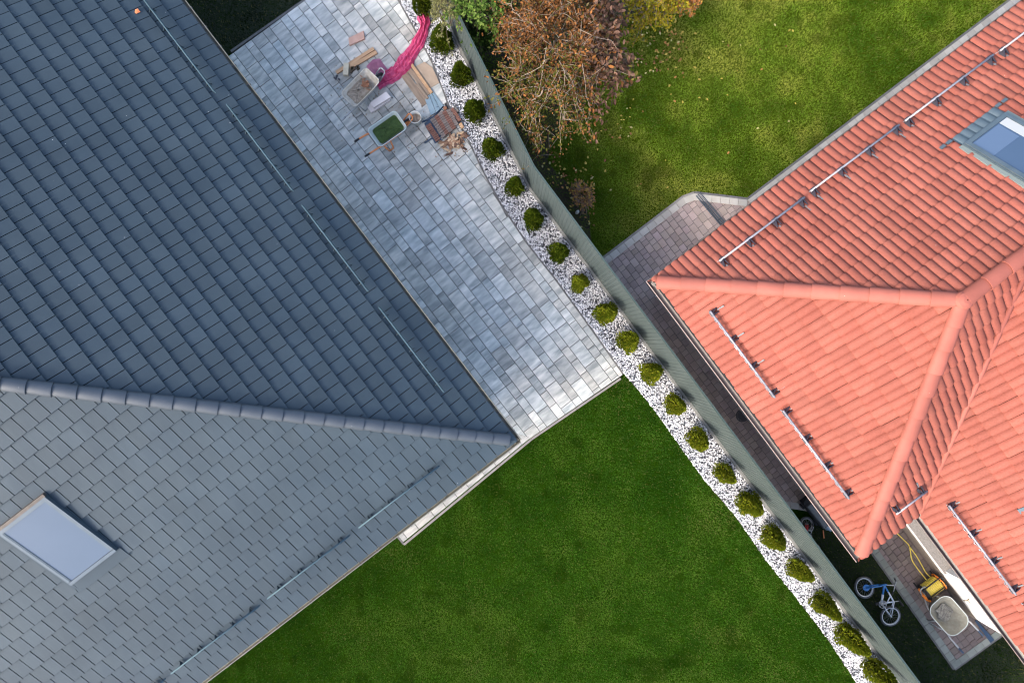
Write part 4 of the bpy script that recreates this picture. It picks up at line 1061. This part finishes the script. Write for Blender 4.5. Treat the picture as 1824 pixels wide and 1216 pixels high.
for (a, c, w, g), lab in zip(ROWS, LBL):
    A, B_ = W(*a), W(*c); d = (B_-A).normalized(); n = Vector((-d.y, d.x, 0)); L = (B_-A).length; b = MB(); k = 9
    for i in range(k):
        q = A+d*(L*(i+.5)/k)+n*random.uniform(-.008, .008); M3 = Matrix.Rotation(math.atan2(d.y, d.x), 3, 'Z') @ Matrix.Rotation(-R(24+random.uniform(-6, 6)), 3, 'Y')
        b.box(q+Vector((0, 0, .075)), (L/k*1.25, w*random.uniform(.9, 1.02), .018), M=M3)
    b.box((A+B_)/2+Vector((0, 0, .03)), (L, w*.9, .055), M=Matrix.Rotation(math.atan2(d.y, d.x), 3, 'Z'))
    b.solo('tile_stack', M_tileg if g else M_tiler, lab, 'tiles', (A+B_)/2, 'rows of old tiles on the grey paving')
for (x, y, w, h, rz, m, lab) in ((793, 193, .085, .075, .5, M_rust, 'small orange brick piece on the corner of the blue board'), (812, 196, .13, .09, -.9, M_kerb, 'pale stone lying at the gravel edge above the tiles'), (822, 224, .08, .13, .5, M_timber, 'tan wood offcut at the gravel edge above the scrap heap')):
    b = MB(); p = W(x, y, GZ+.03); b.box(p, (w, h, .05), rz); o = b.solo('broken_piece', m, lab, 'debris', p-Vector((0, 0, .028)))
    md = o.modifiers.new('bevel', 'BEVEL'); md.width = .012; md.segments = 2
# heap of broken wood scraps, one object each
M_scr = [mat('scrap_brown', (.22, .12, .07), (.34, .2, .12), 9, 4, rough=.9), mat('scrap_tan', (.42, .29, .18), (.54, .40, .27), 9, 4, rough=.9), mat('scrap_dark', (.10, .055, .04), (.18, .10, .07), 9, 4, rough=.9)]
proto_s = []
for m in M_scr:
    for k in range(2):
        b = MB(); b.prism([(-.075, -.03), (-.02, -.042), (.06, -.03), (.08, .012), (.02, .036), (-.06, .03)] if k else [(-.09, -.018), (.07, -.024), (.09, .015), (-.05, .024)], -.009, .009, bevel=.003)
        proto_s.append(b.mesh('wood_scrap'))
        proto_s[-1].materials.append(m)
for i in range(58):
    t = random.random(); x = random.gauss(808, 9); y = random.gauss(254, 7)
    x = min(829, max(787, x+(y-254)*-.5)); y = min(274, max(228, y)); rr_ = math.hypot((x-808)/16, (y-252)/14)
    o = bpy.data.objects.new('wood_scrap', random.choice(proto_s)); COL.objects.link(o)
    p = W(x, y, GZ+.02+max(0, .13*(1-rr_))*random.uniform(.3, 1)); o.location = p; o.rotation_euler = (random.gauss(0, .35), random.gauss(0, .35), random.uniform(0, 6.28)); s = random.uniform(.7, 1.25); o.scale = (s, s, s)
    tag(o, 'broken brown wood scrap in the heap below the rows of old tiles', 'wood scrap', 'heap of broken wood scraps on the grey paving')

b = MB()
for k in range(420):
    x, y = random.choice(((random.gauss(800, 16), random.gauss(262, 14)), (random.gauss(640, 30), random.gauss(165, 30)), (random.gauss(735, 35), random.gauss(215, 35)), (random.gauss(690, 60), random.gauss(170, 60))))
    p = W(x, y, GZ+.006); s = random.uniform(.008, .028); g = random.uniform(.4, 1.4); b.tint(.30*g, .22*g, .15*g)
    if inpoly(np.array([p.x]), np.array([p.y]), PAVE)[0]: b.box(p, (s, s*random.uniform(.4, 1), .012), random.uniform(0, 3))
tag(b.build('dirt_crumbs', M_blade), kind='stuff')
# ---------------------------------------------------------------- neighbour's yard
def spoked_wheel(c, nrm, r, name, root, mt, mr, tyre=.022):
    c = Vector(c); n = Vector(nrm).normalized(); a = n.orthogonal().normalized(); d = n.cross(a)
    def circ(rr, k=36, off=0): return [c+a*(rr*math.cos(2*math.pi*i/k))+d*(rr*math.sin(2*math.pi*i/k))+n*off for i in range(k)]
    t = MB(); t.tube(circ(r), tyre, 8, True); w = t.build('wheel', mt, root, smooth=True)
    t = MB(); t.tube(circ(r-tyre*1.25), tyre*.62, 8, True)
    t.tube(circ(r-tyre*.95, 36, tyre*.75), tyre*.30, 6, True)
    t.build('rim', mr, w, smooth=True)
    t = MB(); k = 18
    for i in range(k):
        q = 2*math.pi*i/k; t.tube([c+n*(.02 if i % 2 else -.02), c+a*((r-tyre*1.3)*math.cos(q))+d*((r-tyre*1.3)*math.sin(q))], .0022, 4)
    t.build('spokes', M_spoke, w)
    t = MB(); t.tube([c-n*.045, c+n*.045], .018, 8); t.build('hub', M_steel, w, smooth=True)
    return w
M_tyre = mat('grey_tyre', (.055, .06, .062), (.09, .095, .10), 20, 2, rough=.8); M_rimw = mat('pale_rim', (.52, .55, .56), rough=.4, metal=.3); M_spoke = mat('spoke', (.25, .25, .25), rough=.4, metal=.6)
M_bblue = mat('blue_paint', (.02, .14, .38), (.03, .17, .44), 6, 2, rough=.35); M_bwhite = mat('silver_white_paint', (.55, .60, .66), (.62, .67, .72), 6, 2, rough=.35); M_bred = mat('red_paint', (.45, .03, .035), (.52, .05, .05), 6, 2, rough=.4)
def bicycle(label, w1, w2, crank, head, seat, bar, r, mf, mb, grey):
    root = thing('bicycle', label, 'bicycle', W(*crank, 0))
    z = .11
    A, B_ = W(*w1, z), W(*w2, z); C_, Hd, S, G = W(*crank, z+.05), W(*head, z+.10), W(*seat, z+.08), W(*bar, z+.14)
    spoked_wheel(A, (.12, .18, 1), r, 'wheel', root, M_tyre, M_rimw if grey else M_spoke); spoked_wheel(B_, (.06, -.10, 1), r, 'wheel', root, M_tyre, M_rimw if grey else M_spoke)
    t = MB(); t.tube([Hd, Hd.lerp(C_, .5)], .022, 8); t.tube([Hd, Hd.lerp(S, .4)], .018, 8); f = t.build('frame', mf, root, smooth=True)
    t = MB(); t.tube([Hd.lerp(C_, .5), C_], .024, 8); t.tube([Hd.lerp(S, .4), S], .019, 8); t.tube([C_, S], .017, 8)
    off = Vector((0, 0, .04))
    for s in (-1, 1): t.tube([C_+off*s*.6, B_+off*s], .011, 6); t.tube([S+off*s*.5, B_+off*s], .011, 6)
    t.tube([C_.lerp(S, .45), S.lerp(Hd, .35)], .014, 6)
    t.build('rear_frame', mb, root, smooth=True)
    d = (A-Hd).normalized(); n = Vector((-d.y, d.x, 0))
    t = MB()
    for s in (-1, 1): t.tube([Hd.lerp(A, .18)+off*s*1.1, A+off*s*1.2], .016, 7)
    t.tube([Hd.lerp(A, .18)-off*1.2, Hd.lerp(A, .18)+off*1.2], .018, 7); t.tube([Hd+(Hd-A)*.12, Hd.lerp(A, .2)], .022, 8); t.build('fork', mf, root, smooth=True)
    t = MB(); t.tube([Hd, G], .014, 7); e = (G-Hd).normalized(); m_ = Vector((-e.y, e.x, 0))
    hb = [G+m_*.20+Vector((0, 0, .10))-e*.06, G+m_*.10+Vector((0, 0, .06)), G, G-m_*.12-Vector((0, 0, .04)), G-m_*.24-Vector((0, 0, .03))-e*.05]
    t.tube(hb, .011, 7); h = t.build('handlebar', M_steel, root, smooth=True)
    for q0, q1 in ((hb[0], hb[1]), (hb[4], hb[3])):
        t = MB(); t.tube([q0, q0.lerp(q1, .75)], .017, 7); t.build('grip', M_rubber, h, smooth=True)
    t = MB(); k = 20; t.tube([C_+Vector((.085*math.cos(2*math.pi*i/k), .085*math.sin(2*math.pi*i/k), .055)) for i in range(k)], .008, 6, True)
    for i in range(5): t.tube([C_+Vector((0, 0, .055)), C_+Vector((.08*math.cos(i*1.256), .08*math.sin(i*1.256), .055))], .008, 5)
    t.build('chainring', M_steel, root, smooth=True)
    for s, v in ((1, Vector((-.14, .03, .06))), (-1, Vector((.13, -.05, -.05)))):
        t = MB(); t.tube([C_+Vector((0, 0, .06*s)), C_+v], .010, 6); cr = t.build('crank', M_steel, root, smooth=True)
        t = MB(); t.box(C_+v+Vector((0, 0, .03*s)), (.075, .05, .022), .4); t.build('pedal', M_rubber, cr)
    sd = (S-C_).normalized(); e2 = S+sd*.13; t = MB(); t.tube([S, e2], .012, 7); t.build('seat_post', M_steel, root, smooth=True)
    t = MB(); x = (Hd-S).normalized(); n2 = Vector((0, 0, 1))
    prof = [(-.12, .055), (-.09, .068), (-.02, .05), (.06, .022), (.13, .016)]
    t.loft([[e2+x*u+(n2*math.cos(q)+sd*.4*math.sin(q))*w_ for q in [2*math.pi*k/10 for k in range(10)]] for u, w_ in prof], True, True); t.build('saddle', M_rubber, root, smooth=True)
    return root
bicycle('child bicycle with blue front fork and silver rear frame lying on the dark grass', (1539.5, 1045.5), (1586, 1096.5), (1570, 1074), (1575, 1041), (1592, 1071), (1594, 1042), .222, M_bblue, M_bwhite, True)
b = MB(); q = W(1543, 1046, .14); b.tube([q-Vector((0, 0, .004)), q+Vector((0, 0, .012))], .075, 18); b.build('spoke_disc', M_bblue, [o for o in COL.objects if o.name.startswith('bicycle')][0])
bicycle('small red bicycle lying in the shade half hidden behind the fence', (1437, 933), (1449, 980), (1437, 955), (1437, 943), (1440, 962), (1446, 945), .15, M_bred, M_bred, False)
# black trolley half under the eave
p = P(1464, 914, .42)
tr = thing('trolley', 'black and charcoal trolley with a loop handle half under the red eave', 'trolley', (p.x, p.y, 0), R(-52))
b = MB(); b.box((0, 0, .26), (.66, .36, .28)); o = b.build('body', mat('charcoal_plastic', (.045, .05, .055), (.07, .075, .08), 9, 3, rough=.5), tr, local=True)
md = o.modifiers.new('bevel', 'BEVEL'); md.width = .03; md.segments = 3
b = MB(); b.box((-.02, 0, .415), (.60, .32, .03)); o = b.build('lid', mat('charcoal_lid', (.075, .085, .09), (.10, .11, .115), 9, 3, rough=.5), tr, local=True)
md = o.modifiers.new('bevel', 'BEVEL'); md.width = .012; md.segments = 2
b = MB(); b.tube([(-.30, -.16, .30), (-.42, -.17, .40), (-.47, -.10, .44), (-.47, .0, .44), (-.42, .06, .42), (-.30, .08, .34)], .014, 8); b.build('handle', M_rubber, tr, smooth=True, local=True)
for sx in (-.24, .24):
    for sy in (-.19, .19):
        b = MB(); b.tube([(sx, sy-.02, .07), (sx, sy+.02, .07)], .07, 14); b.build('wheel', M_rubber, tr, local=True)
b = MB(); b.box((-.36, .0, .25), (.10, .34, .22)); b.build('front_panel', M_rubber, tr, local=True)
p = P(1475, 937, .2); b = MB(); n = 14
b.loft([[Vector((p.x+math.cos(R(-52))*u-math.sin(R(-52))*r*math.cos(2*math.pi*k/n), p.y+math.sin(R(-52))*u+math.cos(R(-52))*r*math.cos(2*math.pi*k/n), .11+r*math.sin(2*math.pi*k/n))) for k in range(n)] for u, r in ((-.16, .02), (-.15, .075), (.08, .08), (.13, .03), (.17, .025))], True, True)
b.solo('canister', mat('clear_blue_plastic', (.16, .22, .28), (.24, .30, .36), 14, 3, rough=.25), 'translucent blue plastic canister lying beside the black trolley', 'canister', (p.x, p.y, 0), smooth=True)
b = MB(); p = W(1467, 951, .04); b.tube([p+Vector((-.01, .09, 0)), p+Vector((.01, -.09, 0))], .014, 6); b.solo('toy_stick', M_orange, 'small orange stick lying on the dark grass by the red bicycle', 'stick', p-Vector((0, 0, .03)))
# round drain cover
p = W(1322, 740, .024); b = MB(); n = 28
dc = thing('drain_cover', 'round dark drain cover in the brown paving beside the red house', 'drain cover', p)
def ring2(r, z): return [Vector((p.x+r*math.cos(2*math.pi*k/n), p.y+r*math.sin(2*math.pi*k/n), z)) for k in range(n)]
M_iron = mat('dark_iron', (.035, .033, .033), (.06, .055, .055), 14, 3, rough=.7)
b.loft([ring2(.145, .018), ring2(.145, .034), ring2(.120, .034), ring2(.118, .022)], False, False); b.build('frame', M_iron, dc)
b = MB(); b.loft([ring2(.113, .015), ring2(.113, .031), ring2(.09, .033), ring2(.06, .028), ring2(.04, .034)], False, True); b.build('lid', M_iron, dc)
# channel grate
a, c = W(1243, 346, .03), W(1290, 402, .03); d = (c-a).normalized(); nn = Vector((-d.y, d.x, 0)); L = (c-a).length
gr = thing('channel_grate', 'dark blue grey channel drain grate across the brown paving', 'drain grate', (a+c)/2)
M_grate = mat('grate_steel', (.055, .07, .085), (.08, .10, .12), 20, 2, rough=.5, metal=.4)
b = MB()
for s in (-.058, .058): b.bar(a+nn*s, c+nn*s, .014, .04)
b.build('frame', M_grate, gr)
b = MB(); k = int(L/.03)
for i in range(k): q = a+d*(L*(i+.5)/k); b.bar(q-nn*.05, q+nn*.05, .012, .02)
b.bar(a, c, .012, .024); b.build('grate_bars', M_grate, gr)
b = MB(); b.bar(a-Vector((0, 0, .017)), c-Vector((0, 0, .017)), .10, .005); b.build('channel', M_rubber, gr)
# stone by the dried shrub
b = MB(); p = W(1028, 378.5, .0); 
lo = []
for zz, r in ((.0, .8), (.04, 1.0), (.075, .85), (.095, .5)): lo.append([Vector((p.x+r*(.058*math.cos(2*math.pi*k/14)*math.cos(.9)-.040*math.sin(2*math.pi*k/14)*math.sin(.9)), p.y+r*(.058*math.cos(2*math.pi*k/14)*math.sin(.9)+.040*math.sin(2*math.pi*k/14)*math.cos(.9)), zz)) for k in range(14)])
b.loft(lo, True, True); b.solo('stone', mat('pale_stone', (.38, .38, .34), (.48, .48, .44), 14, 3, rough=.9), 'pale oval stone at the foot of the dried brown shrub', 'stone', p, smooth=True)
# hose reel with yellow hose
M_hose = mat('yellow_hose', (.66, .52, .07), (.74, .60, .12), 9, 2, rough=.45); M_or2 = mat('bright_orange_plastic', (.78, .22, .02), (.85, .27, .04), 8, 2, rough=.4)
p = P(1659, 1044, .2)
hr = thing('hose_reel', 'black and orange hose reel wound with yellow hose on the brown path', 'hose reel', (p.x, p.y, .02), R(37))
b = MB()
for k in range(9):
    y = -.17+.042*k
    for rr2 in (.125,): b.tube([(y, rr2*math.cos(a_)*1.05, .20+rr2*math.sin(a_)) for a_ in [2*math.pi*i/24 for i in range(24)]], .021, 7, True)
for k in range(8):
    y = -.15+.042*k; b.tube([(y+.01*math.sin(i), .15*math.cos(2*math.pi*i/24)*1.05, .20+.15*math.sin(2*math.pi*i/24)) for i in range(24)], .017, 6, True)
b.build('wound_hose', M_hose, hr, smooth=True, local=True)
b = MB(); b.tube([(-.2, 0, .2), (.2, 0, .2)], .105, 16); b.build('drum', M_rubber, hr, smooth=True, local=True)
for s in (-1, 1):
    b = MB(); b.tube([(s*.205, .19*math.cos(2*math.pi*i/24), .20+.19*math.sin(2*math.pi*i/24)) for i in range(24)], .014, 6, True)
    for i in range(6): b.tube([(s*.205, 0, .2), (s*.205, .18*math.cos(i*1.047), .2+.18*math.sin(i*1.047))], .012, 5)
    b.build('side_wheel', M_rubber if s < 0 else M_or2, hr, smooth=True, local=True)
b = MB(); b.tube([(-.23, -.2, .02), (-.25, -.12, .30), (-.25, .16, .40), (-.2, .20, .42), (.2, .20, .42), (.25, .16, .40), (.25, -.12, .30), (.23, -.2, .02)], .015, 8); b.tube([(-.23, -.2, .02), (-.23, .2, .02)], .015, 8); b.tube([(.23, -.2, .02), (.23, .2, .02)], .015, 8); b.build('stand', M_rubber, hr, smooth=True, local=True)
b = MB()
b.tube([(-.27, .16, .22), (-.29, .02, .25), (-.28, -.12, .24), (-.24, -.22, .2)], .026, 8)
for k in range(4): b.tube([(-.29+.01*k, -.02-.055*k, .235), (-.25+.01*k, -.03-.055*k, .255)], .034, 8)
b.build('crank_handle', M_or2, hr, smooth=True, local=True)
b = MB(); b.tube([(-.26, -.06, .37), (.26, -.06, .375)], .013, 6); b.build('cross_bar', M_rubber, hr, smooth=True, local=True)
def hose(px, label, z0):
    pts = [P(x, y, z) for x, y, z in px]; out = []
    for i in range(len(pts)-1):                               # Catmull-Rom
        p0, p1, p2, p3 = pts[max(0, i-1)], pts[i], pts[i+1], pts[min(len(pts)-1, i+2)]
        for k in range(8):
            t = k/8; out.append(.5*((2*p1)+(p2-p0)*t+(2*p0-5*p1+4*p2-p3)*t*t+(3*p1-p0-3*p2+p3)*t**3))
    out.append(pts[-1]); b = MB(); b.tube(out, .013, 7)
    return b.solo('garden_hose', M_hose, label, 'hose', (out[0].x, out[0].y, .02), 'yellow hose strands on the brown path', smooth=True)
hose([(1583, 940, .035), (1597, 949, .035), (1612, 963, .035), (1620, 973, .035), (1624, 995, .035), (1633, 1010, .05), (1643, 1023, .16), (1650, 1032, .30)], 'lower yellow hose strand curving left on its way to the reel', .02)
hose([(1620, 973, .06), (1632, 989, .045), (1642, 1006, .045), (1650, 1020, .08), (1662, 1031, .22)], 'upper yellow hose strand running beside the white wall', .02)
# cement stained wheelbarrow
wheelbarrow('cement stained grey wheelbarrow with rounded tray on the path by the white wall', (1690.5, 1096), R(131), .86, .60, M_traycem, M_steel, M_navy, round_front=True, mrim=M_traygrey, zt=.60, hspread=.95)
b = MB(); p = P(1684, 1091, .40); rnd = random.Random(5); n = 40; lo = []
for t, zz in ((1, 0), (.8, .008), (.5, .012), (.2, .014)):
    lo.append([Vector((p.x+t*(.15+.02*math.sin(5*a)+.012*math.sin(9*a+1))*math.cos(a)*1.15+rnd.uniform(-.006, .006), p.y+t*(.17+.02*math.sin(4*a))*math.sin(a)*1.1+rnd.uniform(-.006, .006), .365+zz+rnd.uniform(0, .006))) for a in [2*math.pi*k/n for k in range(n)]])
b.loft(lo, False, True)
b.solo('dried_cement', mat('dried_cement', (.055, .055, .05), (.30, .30, .275), 38, 6, rough=1.0, bump=(70, 1.0, .015)), 'rough grey cement residue dried on the floor of the rounded wheelbarrow', 'cement', (p.x, p.y, .36))
b = MB(); A_, B2 = W(1737, 1104, .03), W(1767, 1141, .03); d = (B2-A_).normalized(); n_ = Vector((-d.y, d.x, 0))
b.prism([V2(A_-n_*.02), V2(A_+n_*.02), V2(B2+n_*.055), V2(B2-n_*.055)], .032, .055, bevel=.003)
b.solo('navy_strip', M_navy, 'dark navy strip lying by the white wall corner at the end of the path', 'strip', A_)
